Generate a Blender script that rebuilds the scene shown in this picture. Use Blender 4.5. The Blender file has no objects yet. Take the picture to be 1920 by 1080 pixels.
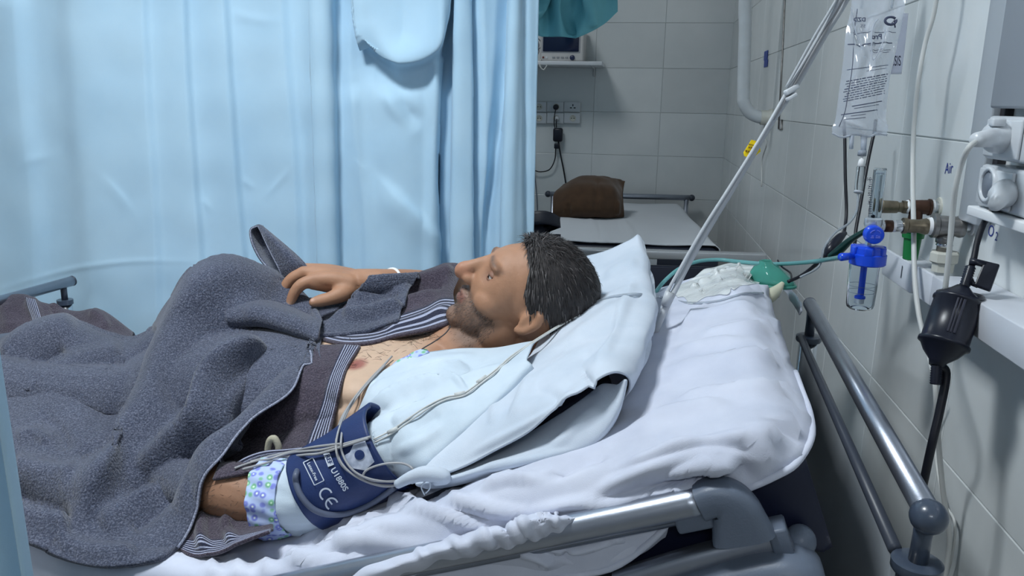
import bpy, bmesh, math, random
import numpy as np
from mathutils import Vector, Matrix
random.seed(4); rng = np.random.default_rng(4)
SC = bpy.context.scene
COL = SC.collection
A = np.array
# ------------------------------------------------------------------ camera
F = 1480.0; ZC = 1.40
_y, _p, _r = math.radians(9.0), math.radians(13.3), math.radians(1.0)
FW = A([-math.sin(_y)*math.cos(_p), math.cos(_y)*math.cos(_p), -math.sin(_p)])
_r0 = A([math.cos(_y), math.sin(_y), 0.0]); _u0 = np.cross(_r0, FW)
RT = _r0*math.cos(_r) + _u0*math.sin(_r); UP = -_r0*math.sin(_r) + _u0*math.cos(_r)
CAM = A([0.0, 0.0, ZC])
cd = bpy.data.cameras.new('camera'); cam = bpy.data.objects.new('camera', cd); COL.objects.link(cam)
cam.matrix_world = Matrix(((RT[0], UP[0], -FW[0], 0), (RT[1], UP[1], -FW[1], 0), (RT[2], UP[2], -FW[2], ZC), (0, 0, 0, 1)))
cd.sensor_width = 36.0; cd.lens = F/1920*36.0; cd.clip_start = 0.02
SC.camera = cam
# ------------------------------------------------------------------ light
w = bpy.data.worlds.new('world'); SC.world = w; w.use_nodes = True
w.node_tree.nodes['Background'].inputs[0].default_value = (.62, .74, .88, 1)
w.node_tree.nodes['Background'].inputs[1].default_value = .19
SC.view_settings.view_transform = 'Standard'; SC.view_settings.look = 'None'
SC.view_settings.exposure = -0.12; SC.view_settings.gamma = 1.0
SC.view_settings.use_curve_mapping = False
LAMPS = [((-.85, .68, 2.86), .42, .42, 54), ((.0, -2.2, 2.86), .9, .3, 28), ((-.9, 3.3, 2.86), .5, .5, 10)]  # the third lamp is added to brighten the dark back of the ward
for i, (loc, sx, sy, e) in enumerate(LAMPS):
    ld = bpy.data.lights.new('ceiling_lamp_light', 'AREA'); ld.shape = 'RECTANGLE'
    ld.size = sx; ld.size_y = sy; ld.energy = e; ld.color = (.90, .96, 1.0)
    lo = bpy.data.objects.new('ceiling_lamp_light', ld); COL.objects.link(lo); lo.location = loc
# ------------------------------------------------------------------ placing helpers (real places in the room)
def ray(x, y): return FW + (x-960)/F*RT - (y-540)/F*UP
def P(x, y, d): return CAM + d*ray(x, y)
def onY(x, y, Y): v = ray(x, y); return CAM + v*(Y/v[1])
def onZ(x, y, Z): v = ray(x, y); return CAM + v*((Z-ZC)/v[2])
WX0, WXS = .519, -.0091                       # right wall: X = WX0 + WXS*Y
def onW(x, y, off=0.0):                       # a point at 'off' metres in front of the right wall
    v = ray(x, y); t = (WX0-off)/(v[0]-WXS*v[1]); return CAM + v*t
def pj(V):
    D = np.asarray(V, float) - CAM; d = D @ FW
    return 960 + F*(D @ RT)/d, 540 - F*(D @ UP)/d
H0 = P(1740, 962, .82); H1 = onZ(1520, 572, H0[2])
EW = (H1-H0)/np.linalg.norm(H1-H0); EL = A([-EW[1], EW[0], 0.0]); EZ = A([0, 0, 1.0])
BO = A([H0[0], H0[1], 0.0])
def B(l, w, z): return BO + EL*l + EW*w + A([0, 0, z])      # bed frame: along the bed, across it, height
def Q(x, y, w):                                             # a point in the lengthwise plane 'w' of the bed
    v = ray(x, y); t = ((BO + EW*w - CAM) @ EW)/(v @ EW); return CAM + v*t
def bl(p): q = p - BO; return A([q @ EL, q @ EW, p[2]])
# ------------------------------------------------------------------ mesh helpers
class MB:
    def __init__(s): s.v = []; s.f = []
    def add(s, V, Fc):
        n = len(s.v); s.v += [tuple(map(float, p)) for p in V]; s.f += [tuple(i+n for i in f) for f in Fc]; return s
    def box(s, c, ax, h, bev=0.0):
        """c centre, ax three unit axes, h half sizes; bev chamfers the edges"""
        c = A(c, float); ax = [A(a, float) for a in ax]
        b = min(bev, min(h)*.9)
        if b <= 0:
            V = [c + ax[0]*h[0]*i + ax[1]*h[1]*j + ax[2]*h[2]*k for i in (-1, 1) for j in (-1, 1) for k in (-1, 1)]
            return s.add(V, [(0,1,3,2),(4,6,7,5),(0,4,5,1),(2,3,7,6),(0,2,6,4),(1,5,7,3)])
        bm = bmesh.new(); bmesh.ops.create_cube(bm, size=2)
        for v in bm.verts: v.co = Vector((v.co.x*h[0], v.co.y*h[1], v.co.z*h[2]))
        bmesh.ops.bevel(bm, geom=bm.edges[:], offset=b, segments=2, affect='EDGES', profile=.5)
        V = [c + ax[0]*v.co.x + ax[1]*v.co.y + ax[2]*v.co.z for v in bm.verts]
        bm.verts.index_update(); Fc = [tuple(v.index for v in f.verts) for f in bm.faces]; bm.free()
        return s.add(V, Fc)
    def tube(s, pts, rad, seg=10, cap=True, smooth=0):
        pts = A(pts, float)
        rad = A([rad]*len(pts) if np.isscalar(rad) else rad, float)
        if smooth:
            M = crm(len(pts), smooth); pts = M @ pts; rad = M @ rad
        n = len(pts); T = np.gradient(pts, axis=0); T /= np.linalg.norm(T, axis=1)[:, None] + 1e-12
        a = A([0, 0, 1.0]) if abs(T[0][2]) < .9 else A([1.0, 0, 0])
        N = np.cross(T[0], a); N /= np.linalg.norm(N); V = []
        for i in range(n):
            N = N - T[i]*(N @ T[i]); N /= np.linalg.norm(N); Bn = np.cross(T[i], N)
            for k in range(seg):
                t = 2*math.pi*k/seg; V.append(pts[i] + rad[i]*(math.cos(t)*N + math.sin(t)*Bn))
        Fc = [(i*seg+k, i*seg+(k+1) % seg, (i+1)*seg+(k+1) % seg, (i+1)*seg+k) for i in range(n-1) for k in range(seg)]
        if cap: Fc += [tuple(range(seg))[::-1], tuple((n-1)*seg+k for k in range(seg))]
        return s.add(V, Fc)
    def lathe(s, c, axis, prof, seg=24, cap=True, sq=None):
        """prof: (distance along axis, radius)"""
        c = A(c, float); T = A(axis, float)/np.linalg.norm(axis)
        a = A([0, 0, 1.0]) if abs(T[2]) < .9 else A([1.0, 0, 0])
        N = np.cross(T, a); N /= np.linalg.norm(N); Bn = np.cross(T, N); V = []
        for h, r in prof:
            for k in range(seg):
                t = 2*math.pi*k/seg; V.append(c + T*h + r*(math.cos(t)*N + math.sin(t)*Bn))
        n = len(prof)
        Fc = [(i*seg+k, i*seg+(k+1) % seg, (i+1)*seg+(k+1) % seg, (i+1)*seg+k) for i in range(n-1) for k in range(seg)]
        if cap: Fc += [tuple(range(seg))[::-1], tuple((n-1)*seg+k for k in range(seg))]
        return s.add(V, Fc)
    def ball(s, c, r, ax=None, seg=20, rings=12):
        c = A(c, float); r = A([r]*3 if np.isscalar(r) else r, float); ax = np.eye(3) if ax is None else A(ax, float)
        V = []; 
        for i in range(rings+1):
            ph = math.pi*i/rings
            for k in range(seg):
                t = 2*math.pi*k/seg
                V.append(c + A([math.sin(ph)*math.cos(t)*r[0], math.sin(ph)*math.sin(t)*r[1], math.cos(ph)*r[2]]) @ ax)
        Fc = [(i*seg+k, (i+1)*seg+k, (i+1)*seg+(k+1) % seg, i*seg+(k+1) % seg) for i in range(rings) for k in range(seg)]
        return s.add(V, Fc)
    def grid(s, V):
        R, Cn = V.shape[:2]
        return s.add(V.reshape(-1, 3), [(i*Cn+j, i*Cn+j+1, (i+1)*Cn+j+1, (i+1)*Cn+j) for i in range(R-1) for j in range(Cn-1)])
def crm(n, N):
    M = np.zeros((N, n))
    for r, t in enumerate(np.linspace(0, n-1, N)):
        i = min(int(t), n-2); u = t-i
        wt = (-.5*u+u*u-.5*u**3, 1-2.5*u*u+1.5*u**3, .5*u+2*u*u-1.5*u**3, -.5*u*u+.5*u**3)
        for k, a in enumerate(wt):
            j = i-1+k
            if j < 0: M[r, 0] += 2*a; M[r, 1] -= a
            elif j > n-1: M[r, n-1] += 2*a; M[r, n-2] -= a
            else: M[r, j] += a
    return M
def net(rows, N, Mn, f=None):
    """smooth surface through a control net of (px, py, w) or 3-D points"""
    G = A([[ (f or Q)(*c) for c in r] for r in rows])
    a = crm(G.shape[0], N); b = crm(G.shape[1], Mn)
    return np.einsum('ij,jkc,lk->ilc', a, G, b)
def gnorm(V):
    du = np.gradient(V, axis=0); dv = np.gradient(V, axis=1); n = np.cross(du, dv)
    n /= np.linalg.norm(n, axis=2)[..., None] + 1e-12
    n *= np.sign(np.einsum('ijk,ijk->ij', n, CAM - V))[..., None]     # the outer face
    return n
def pdist(X, Y, pl):
    best = np.full(X.shape, 1e9); side = np.zeros(X.shape); tt = np.zeros(X.shape)
    pl = A(pl, float); L = np.r_[0, np.cumsum(np.linalg.norm(np.diff(pl, axis=0), axis=1))]
    for i in range(len(pl)-1):
        a, b = pl[i], pl[i+1]; d = b-a; n2 = d @ d
        t = np.clip(((X-a[0])*d[0] + (Y-a[1])*d[1])/n2, 0, 1)
        ex = X-a[0]-t*d[0]; ey = Y-a[1]-t*d[1]; q = np.hypot(ex, ey)
        m = q < best; best = np.where(m, q, best); side = np.where(m, np.sign(d[0]*(Y-a[1])-d[1]*(X-a[0])), side)
        tt = np.where(m, (L[i]+t*(L[i+1]-L[i]))/L[-1], tt)
    return best, side, tt
def sculpt(V, ridges, taper=.22):
    """folds: (polyline, height, width on its left, width on its right)"""
    n = gnorm(V); x, y = pj(V.reshape(-1, 3)); x = x.reshape(V.shape[:2]); y = y.reshape(V.shape[:2])
    off = np.zeros(V.shape[:2])
    for rd in ridges:
        pl, h, wl = rd[0], rd[1], rd[2]; wr = rd[3] if len(rd) > 3 else wl
        q = A(pl, float); q = crm(len(q), max(8, 4*len(q))) @ q
        d, sd, t = pdist(x, y, q); wd = np.where(sd > 0, wr, wl)
        e = np.clip(np.minimum(t, 1-t)/taper, 0, 1); e = e*e*(3-2*e)
        off += h*np.exp(-(d/wd)**2)*(.12+.88*e)
    return V + n*off[..., None]
def wob(V, amp, sc, seed=0, oct=3):
    """soft irregularity, sums of sines in space"""
    r = np.random.default_rng(seed); n = gnorm(V); o = np.zeros(V.shape[:2])
    for k in range(oct*4):
        d = r.normal(size=3); d /= np.linalg.norm(d); fq = sc*(1.0+.9*(k//4))
        o += np.sin(V @ d*fq + r.uniform(0, 6.28))/(1+k//4)
    return V + n*(o*amp/3)[..., None]
def smooth_all(me):
    me.polygons.foreach_set('use_smooth', [True]*len(me.polygons))
def obj(name, mb, mat, parent=None, smooth=True, base=None, uv=None, auto=None):
    V = A(mb.v, float)
    if base is None:
        if parent is not None and '_base' in parent: base = A(parent['_base'])
        else: base = A([V[:, 0].mean(), V[:, 1].mean(), V[:, 2].min()])
    o_ = A([V[:, 0].mean(), V[:, 1].mean(), V[:, 2].min()]) if parent is not None else A(base, float)
    me = bpy.data.meshes.new(name); me.from_pydata((V-o_).tolist(), [], mb.f); me.update()
    if uv is not None:
        ul = me.uv_layers.new(name='UVMap'); li = np.zeros(len(me.loops), int); me.loops.foreach_get('vertex_index', li)
        ul.data.foreach_set('uv', A(uv, float)[li].ravel())
    if smooth:
        smooth_all(me)
        if auto: me.set_sharp_from_angle(angle=math.radians(auto))
    if mat: me.materials.append(mat)
    o = bpy.data.objects.new(name, me); COL.objects.link(o)
    if parent is not None:
        o.parent = parent; o.location = Vector(o_ - wpos(parent))
    else: o.location = Vector(o_)
    return o
def wpos(o):
    p = A(o.location, float)
    while o.parent: o = o.parent; p = p + A(o.location, float)
    return p
def thing(name, label, cat, base, group=None):
    o = bpy.data.objects.new(name, None); COL.objects.link(o); o.location = Vector(A(base, float)); o.empty_display_size = .05
    return tag(o, label, cat, group)
def tag(o, label, cat, group=None):
    o['label'] = label; o['category'] = cat
    if group: o['group'] = group
    return o
def struct(o, label=None):
    o['kind'] = 'structure'
    if label: o['label'] = label
    return o
def sheet(name, V, mat, parent=None, thick=.004, uv=True, offs=0.0):
    """a cloth: a grid surface given real thickness"""
    mb = MB().grid(V); R, Cn = V.shape[:2]
    u = np.stack(np.meshgrid(np.linspace(0, 1, Cn), np.linspace(0, 1, R)), -1).reshape(-1, 2)
    o = obj(name, mb, mat, parent, uv=u if uv else None)
    if thick:
        m = o.modifiers.new('thickness', 'SOLIDIFY'); m.thickness = thick; m.offset = offs; m.use_rim = True
    return o
def textmesh(s, size=1.0, bold=0.0):
    c = bpy.data.curves.new('t', 'FONT'); c.body = s; c.size = size; c.align_x = 'CENTER'; c.align_y = 'CENTER'; c.offset = bold
    c.resolution_u = 3
    o = bpy.data.objects.new('t', c); COL.objects.link(o); bpy.context.view_layer.update()
    me = bpy.data.meshes.new_from_object(o.evaluated_get(bpy.context.evaluated_depsgraph_get()))
    V = A([v.co[:] for v in me.vertices]); Fc = [tuple(p.vertices) for p in me.polygons]
    bpy.data.objects.remove(o); bpy.data.curves.remove(c); bpy.data.meshes.remove(me); return V, Fc
from mathutils.bvhtree import BVHTree
BV = []
def bvh(o):
    dg = bpy.context.evaluated_depsgraph_get(); bpy.context.view_layer.update(); e = o.evaluated_get(dg); m = e.to_mesh(); p = wpos(o)
    V = [Vector(A(v.co[:])+p) for v in m.vertices]; F_ = [tuple(q.vertices) for q in m.polygons]; e.to_mesh_clear()
    return BVHTree.FromPolygons(V, F_)
def drape(V, trees, margin):
    """keep a cloth outside what lies under it"""
    W = V.reshape(-1, 3).copy()
    for i, p in enumerate(W):
        d = p-CAM; L = np.linalg.norm(d); d = d/L; best = L
        for t_ in trees:
            h = t_.ray_cast(Vector(CAM), Vector(d))
            if h[0] is not None: best = min(best, h[3]-margin)
        W[i] = CAM + d*best
    return W.reshape(V.shape)
def hit(x, y, off=0.0, trees=None, dflt=1.2):
    """the point seen at a pixel on the things built so far, lifted off them"""
    d = ray(x, y); L = np.linalg.norm(d); d = d/L; best = None
    for t_ in (trees or BV):
        h = t_.ray_cast(Vector(CAM), Vector(d))
        if h[0] is not None and (best is None or h[3] < best): best = h[3]
    return CAM + d*((best if best is not None else dflt)-off)
# ------------------------------------------------------------------ materials
def srgb(r, g, b): return tuple(((c/255)/12.92 if c/255 <= .04045 else ((c/255+.055)/1.055)**2.4) for c in (r, g, b)) + (1,)
MATS = {}
def mat(name, col, rough=.5, metal=0.0, var=0.0, vscale=20, bump=0.0, bscale=200, trans=0.0, ior=1.45, alpha=1.0, col2=None, spec=.5, sheen=0.0, sss=0.0, detail=4, coat=0.0, bdist=.002, stretch=None):
    if name in MATS: return MATS[name]
    m = bpy.data.materials.new(name); m.use_nodes = True; nt = m.node_tree; b = nt.nodes['Principled BSDF']
    c = srgb(*col); b.inputs['Base Color'].default_value = c; b.inputs['Roughness'].default_value = rough; b.inputs['Metallic'].default_value = metal
    b.inputs['Transmission Weight'].default_value = trans; b.inputs['IOR'].default_value = ior; b.inputs['Alpha'].default_value = alpha
    b.inputs['Specular IOR Level'].default_value = spec; b.inputs['Sheen Weight'].default_value = sheen; b.inputs['Subsurface Weight'].default_value = sss
    if sss: b.inputs['Subsurface Radius'].default_value = (.01, .004, .002)
    b.inputs['Coat Weight'].default_value = coat
    if var or bump:
        tc = nt.nodes.new('ShaderNodeTexCoord'); src = tc.outputs['Object']
        if stretch:
            mp = nt.nodes.new('ShaderNodeMapping'); mp.inputs['Scale'].default_value = stretch; nt.links.new(src, mp.inputs[0]); src = mp.outputs[0]
    if var:
        n = nt.nodes.new('ShaderNodeTexNoise'); n.inputs['Scale'].default_value = vscale; n.inputs['Detail'].default_value = detail; nt.links.new(src, n.inputs['Vector'])
        r = nt.nodes.new('ShaderNodeValToRGB'); c2 = srgb(*col2) if col2 else tuple(max(0, x*(1-var)) for x in c[:3])+(1,)
        r.color_ramp.elements[0].position = .3; r.color_ramp.elements[1].position = .7
        r.color_ramp.elements[0].color = c2; r.color_ramp.elements[1].color = tuple(min(1, x*(1+var*.5)) for x in c[:3])+(1,)
        nt.links.new(n.outputs['Fac'], r.inputs[0]); nt.links.new(r.outputs[0], b.inputs['Base Color'])
    if bump:
        n = nt.nodes.new('ShaderNodeTexNoise'); n.inputs['Scale'].default_value = bscale; n.inputs['Detail'].default_value = 3; nt.links.new(src, n.inputs['Vector'])
        bp = nt.nodes.new('ShaderNodeBump'); bp.inputs['Strength'].default_value = bump; bp.inputs['Distance'].default_value = bdist
        nt.links.new(n.outputs['Fac'], bp.inputs['Height']); nt.links.new(bp.outputs[0], b.inputs['Normal'])
    MATS[name] = m; return m
WHITE = mat('white_plastic', (214, 218, 222), .35, var=.05, vscale=9)
CREAM = mat('aged_plastic', (206, 206, 196), .42, var=.1, vscale=30)
BLACK = mat('black_rubber', (16, 18, 28), .42, bump=.1, bscale=400)
BLACKG = mat('black_plastic', (24, 27, 40), .33)
CHROME = mat('chrome', (205, 208, 212), .16, 1.0, var=.08, vscale=40)
ALU = mat('brushed_aluminium', (172, 178, 190), .33, .9, var=.06, vscale=30, bump=.05, bscale=300)
STEEL = mat('worn_steel', (140, 138, 136), .38, .85, var=.25, vscale=60)
BRASS = mat('aged_brass', (132, 122, 104), .38, .8, var=.3, vscale=70)
COPPER = mat('brown_copper', (88, 62, 50), .45, .6, var=.3, vscale=70)
PLG = mat('grey_bed_plastic', (98, 108, 124), .42, bump=.12, bscale=500)
PLD = mat('dark_grey_plastic', (62, 68, 80), .4)
CABW = mat('white_cable', (198, 200, 198), .45)
CABG = mat('grey_cable', (158, 158, 160), .4)
TAPE = mat('thread_tape', (232, 234, 236), .55)
INKD = mat('dark_ink', (38, 42, 66), .6)
INKB = mat('blue_marker', (44, 60, 140), .6)
SHEETM = mat('white_cotton', (206, 210, 224), .85, var=.05, vscale=14, bump=.18, bscale=900, sheen=.1, col2=(192, 197, 213))
PILLOWM = mat('pillow_cotton', (203, 211, 222), .85, var=.06, vscale=12, bump=.2, bscale=700, sheen=.1, col2=(188, 199, 212))
# ================================================================== the room
YB = 4.80
def tile_mat():
    m = bpy.data.materials.new('glazed_tile'); m.use_nodes = True; nt = m.node_tree; b = nt.nodes['Principled BSDF']
    g = nt.nodes.new('ShaderNodeNewGeometry'); n = nt.nodes.new('ShaderNodeTexNoise'); n.inputs['Scale'].default_value = 2.2; n.inputs['Detail'].default_value = 6
    nt.links.new(g.outputs['Position'], n.inputs['Vector'])
    r = nt.nodes.new('ShaderNodeValToRGB'); r.color_ramp.elements[0].position = .35; r.color_ramp.elements[1].position = .68
    r.color_ramp.elements[0].color = srgb(206, 211, 212); r.color_ramp.elements[1].color = srgb(224, 227, 227)
    nt.links.new(n.outputs['Fac'], r.inputs[0])
    oi = nt.nodes.new('ShaderNodeObjectInfo'); hs = nt.nodes.new('ShaderNodeHueSaturation'); mr = nt.nodes.new('ShaderNodeMapRange')
    mr.inputs['To Min'].default_value = .95; mr.inputs['To Max'].default_value = 1.05; nt.links.new(oi.outputs['Random'], mr.inputs[0])
    nt.links.new(mr.outputs[0], hs.inputs['Value']); nt.links.new(r.outputs[0], hs.inputs['Color']); nt.links.new(hs.outputs[0], b.inputs['Base Color'])
    b.inputs['Roughness'].default_value = .24; b.inputs['Specular IOR Level'].default_value = .55
    n2 = nt.nodes.new('ShaderNodeTexNoise'); n2.inputs['Scale'].default_value = 9; n2.inputs['Detail'].default_value = 2
    nt.links.new(g.outputs['Position'], n2.inputs['Vector'])
    bp = nt.nodes.new('ShaderNodeBump'); bp.inputs['Strength'].default_value = .25; bp.inputs['Distance'].default_value = .004
    nt.links.new(n2.outputs['Fac'], bp.inputs['Height']); nt.links.new(bp.outputs[0], b.inputs['Normal'])
    return m
TILE = tile_mat(); GROUT = mat('grout', (196, 200, 200), .8, var=.15, vscale=8)
RW_N = A([-1.0, WXS, 0]); RW_N /= np.linalg.norm(RW_N); RW_T = A([WXS, 1.0, 0]); RW_T /= np.linalg.norm(RW_T)
def RW(y, z, off=0.0): return A([WX0 + WXS*y, y, z]) + RW_N*off           # right-wall coordinates
TW, TH = .39, .25
def tile_mesh(tw, th, name):
    g = .0010; c = .0014; t = .003
    a = [(-tw/2+g, -th/2+g), (tw/2-g, -th/2+g), (tw/2-g, th/2-g), (-tw/2+g, th/2-g)]
    V = [(x, y, 0) for x, y in a] + [(x, y, t-.0008) for x, y in a] + [(x-c*np.sign(x), y-c*np.sign(y), t) for x, y in a]
    Fc = [(8, 9, 10, 11)] + [(i, (i+1) % 4, 4+(i+1) % 4, 4+i) for i in range(4)] + [(4+i, 4+(i+1) % 4, 8+(i+1) % 4, 8+i) for i in range(4)]
    me = bpy.data.meshes.new(name); me.from_pydata(V, [], Fc); me.materials.append(TILE); return me
TM = tile_mesh(TW, TH, 'tile')
def put_tile(parent, c, ax, nrm):
    o = bpy.data.objects.new('tile', TM); COL.objects.link(o); o.parent = parent
    up = np.cross(nrm, ax)
    o.matrix_local = Matrix([[ax[i], up[i], nrm[i], (c-A(parent.location))[i]] for i in range(3)] + [[0, 0, 0, 1]])
T6 = .003
# back wall
mb = MB().box((-1.0, YB+.05+T6, 1.45), np.eye(3), (1.6, .05, 1.45)); wall_back = struct(obj('wall_back', mb, GROUT, smooth=False), 'grey tiled wall at the far end of the ward')
for i in range(-4, 1):
    for j in range(1, 11):
        cx = .10 + (i+.5)*TW; cz = .10 + (j+.5)*TH
        put_tile(wall_back, A([cx, YB+T6, cz]), A([1, 0, 0.]), A([0, -1, 0.]))
# right wall
mb = MB().box(RW(2.0, 1.45, -.05-T6), (RW_T, RW_N, EZ), (2.9, .05, 1.45)); wall_right = struct(obj('wall_right', mb, GROUT, smooth=False), 'glossy grey tiled wall beside the bed heads')
for i in range(0, 11):
    for j in range(0, 11):
        cy = YB - (i+.5)*TW; cz = .10 + (j+.5)*TH
        put_tile(wall_right, RW(cy, cz, -T6), -RW_T, RW_N)
mb = MB().box((-1.0, 1.2, -.05), np.eye(3), (2.2, 4.2, .05)); struct(obj('floor', mb, mat('floor_terrazzo', (128, 128, 124), .4, var=.15, vscale=60), smooth=False))
mb = MB().box((-1.0, 1.2, 2.95), np.eye(3), (2.2, 4.2, .05)); struct(obj('ceiling', mb, mat('ceiling_paint', (222, 224, 224), .8), smooth=False))
mb = MB().box((-3.15, 1.2, 1.45), np.eye(3), (.05, 4.2, 1.45)); struct(obj('wall_left', mb, mat('wall_paint', (196, 204, 208), .6), smooth=False))
EMIT = bpy.data.materials.new('lamp_diffuser'); EMIT.use_nodes = True
_b = EMIT.node_tree.nodes['Principled BSDF']; _b.inputs['Emission Color'].default_value = (.9, .96, 1, 1); _b.inputs['Emission Strength'].default_value = 6
for (loc, sx, sy, e), lb in zip(LAMPS, ('square ceiling lamp over the curtain side of the bed', 'long ceiling lamp further back in the ward', 'added square fill lamp over the empty bed')):
    t = thing('ceiling_lamp', lb, 'lamp', (loc[0], loc[1], 2.875))
    obj('housing', MB().box((loc[0], loc[1], 2.89), np.eye(3), (sx/2+.03, sy/2+.03, .0095), .004), WHITE, t)
    obj('diffuser', MB().box((loc[0], loc[1], 2.875), np.eye(3), (sx/2, sy/2, .005), .002), EMIT, t)
# ---------------------------------------------------------------- back wall: shelf, monitor, sockets
def YW(x, y, off=0.0): return onY(x, y, YB-off)
X3 = np.eye(3)
def wbox(mb, x0, y0, x1, y1, d0, d1, bev=.0):       # box on the back wall between two pixels, from d0 to d1 in front of the wall
    a = YW(x0, y0, d1); b = YW(x1, y1, d1); c = (a+b)/2; c[1] = YB-(d0+d1)/2
    return mb.box(c, X3, (abs(b[0]-a[0])/2, abs(d1-d0)/2, abs(b[2]-a[2])/2), bev)
sh = YW(1129, 119, .30); shl = YW(985, 119, .30)
mb = MB().box(((sh[0]+shl[0])/2-.15, YB-.15, sh[2]), X3, ((sh[0]-shl[0])/2+.15, .15, .011), .003)
t = thing('wall_shelf', 'white shelf on the far wall under the grey monitor', 'shelf', (sh[0]-.3, YB, sh[2]-.15))
obj('board', mb, WHITE, t)
for xx in (sh[0]-.06, sh[0]-.42): obj('bracket', MB().tube([(xx, YB-.27, sh[2]-.012), (xx, YB-.006, sh[2]-.012), (xx, YB-.006, sh[2]-.06)], .005, 6), WHITE, t)
m0 = YW(1012, 115, .24); m1 = YW(1096, 46, .24); mz = sh[2]+.011
t = thing('patient_monitor', 'grey patient monitor with dark screen on the wall shelf', 'monitor', ((m0[0]+m1[0])/2, YB-.15, mz))
mw = m1[0]-m0[0]; mh = m1[2]-mz; mx = (m0[0]+m1[0])/2
obj('case', MB().box((mx, YB-.14, mz+mh/2), X3, (mw/2, .10, mh/2), .012), mat('monitor_case', (206, 204, 202), .45), t)
obj('screen', MB().box((mx-.005, YB-.243, mz+mh*.60), X3, (mw*.41, .004, mh*.33), .002), mat('dark_screen', (22, 32, 60), .12), t)
obj('bezel', MB().box((mx-.005, YB-.2395, mz+mh*.60), X3, (mw*.445, .003, mh*.365), .002), mat('monitor_bezel', (168, 170, 176), .4), t)
obj('knob', MB().lathe((mx+mw*.25, YB-.24, mz+mh*.105), (0, -1, 0), [(0, .014), (.012, .014), (.016, .011)], 16), mat('navy_knob', (40, 50, 84), .35), t)
for k in range(4): obj('button', MB().box((mx-mw*.18+k*.024, YB-.243, mz+mh*.11), X3, (.008, .003, .004), .001), mat('button_grey', (150, 152, 156), .4), t)
obj('power_lamp', MB().box((mx-mw*.34, YB-.243, mz+mh*.11), X3, (.006, .003, .006), .001), WHITE, t)
obj('power_button', MB().box((mx-mw*.42, YB-.243, mz+mh*.11), X3, (.005, .003, .005), .001), mat('button_red', (120, 70, 66), .4), t)
# coiled leads next to the monitor
t = thing('coiled_monitor_leads', 'tangle of grey leads on the shelf left of the monitor', 'cables', YW(1000, 112, .2))
mb = MB()
for k in range(9):
    c = YW(998+random.uniform(-6, 6), 92+random.uniform(-14, 10), .2+random.uniform(-.04, .05)); r = random.uniform(.02, .05); ax = rng.normal(size=3); ax[1] += 1.5; ax /= np.linalg.norm(ax)
    u = np.cross(ax, (0, 0, 1)); u /= np.linalg.norm(u); v = np.cross(ax, u)
    mb.tube([c + r*(math.cos(a)*u + 1.2*math.sin(a)*v) for a in np.linspace(0, 6.28, 22)], .0035, 6, cap=False)
obj('lead_loop', mb, mat('lead_grey', (120, 124, 132), .5), t)
lp = [YW(1015, 108, .22), YW(1012, 122, .31), YW(1019, 131, .31), YW(1026, 122, .31)]
obj('hanging_loop', MB().tube(lp, .004, 6, smooth=20), CABW, t)
# conduit down the wall at the curtain edge
t = thing('wall_conduit', 'thin cream conduit running down the far wall beside the curtain', 'conduit', YW(996, 480, .02))
obj('upper_pipe', MB().tube([YW(1000, 120, .012), YW(997, 240, .012)], .011, 10), CREAM, t)
obj('lower_pipe', MB().tube([YW(997, 240, .012), YW(1000, 480, .012)], .007, 10), CREAM, t)
obj('coupling', MB().tube([YW(997, 236, .012), YW(997, 243, .012)], .014, 10), CREAM, t)
# six sockets
PORC = mat('socket_white', (206, 211, 216), .3)
HOLE = mat('socket_hole', (30, 32, 38), .6)
t = thing('socket_panel', 'six white sockets in two rows on the far wall', 'sockets', YW(1045, 234, .0))
xs = [(1001, 1024.5), (1025.5, 1056.5), (1057.5, 1087.5)]; ys = [(190.5, 210), (211.5, 232)]
for j in range(2):
    for i in range(3):
        mb = MB(); wbox(mb, xs[i][0], ys[j][0], xs[i][1], ys[j][1], 0, .022, .004); s_ = obj('socket_plate', mb, PORC, t)
        cx = (1011, 1043, 1074)[i]; cy = (ys[j][0]+ys[j][1])/2; c = YW(cx, cy, .0222)
        if (i, j) == (2, 0):
            h = MB()
            for dx, dz, hx, hz in ((0, .009, .003, .006), (-.011, -.006, .006, .003), (.011, -.006, .006, .003)): h.box(c+A([dx, 0, dz]), X3, (hx, .0006, hz))
            obj('slot', h, HOLE, s_, smooth=False)
        else:
            obj('socket_well', MB().lathe(c, (0, -1, 0), [(-.001, .019), (.001, .019), (.001, .016), (-.0, .0155)], 20), CREAM, s_)
            h = MB()
            for dx in (-.007, .007): h.lathe(c+A([dx, -.0008, 0]), (0, -1, 0), [(0, .003), (.0012, .003)], 8)
            obj('slot', h, HOLE, s_)
t = thing('black_charger', 'black plug and charger hanging from the far wall sockets', 'charger', YW(1047, 290, .05))
obj('round_plug', MB().lathe(YW(1043, 201, .02), (0, -1, 0), [(0, .016), (.03, .016), (.034, .012)], 16), BLACKG, t)
obj('white_plug', MB().lathe(YW(1044, 222, .02), (0, -1, 0), [(0, .017), (.025, .015), (.03, .009)], 16), PORC, t)
obj('upper_cord', MB().tube([YW(1043, 202, .05), YW(1040, 215, .055), YW(1039, 232, .05), YW(1042, 245, .045)], .003, 8, smooth=16), BLACK, t)
obj('upper_cord', MB().tube([YW(1044, 223, .05), YW(1043, 232, .055), YW(1044, 245, .045)], .003, 8, smooth=12), BLACK, t)
mb = MB(); wbox(mb, 1037, 240, 1054, 266, .02, .06, .01); obj('charger_body', mb, BLACKG, t)
mb = MB(); wbox(mb, 1039, 269, 1048, 279, .025, .05, .004); obj('clip', mb, BLACKG, t)
obj('lower_cord', MB().tube([YW(1042, 278, .04), YW(1040, 300, .04), YW(1030, 318, .03), YW(1012, 322, .03), YW(998, 318, .03)], .0035, 8, smooth=24), BLACK, t)
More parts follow.
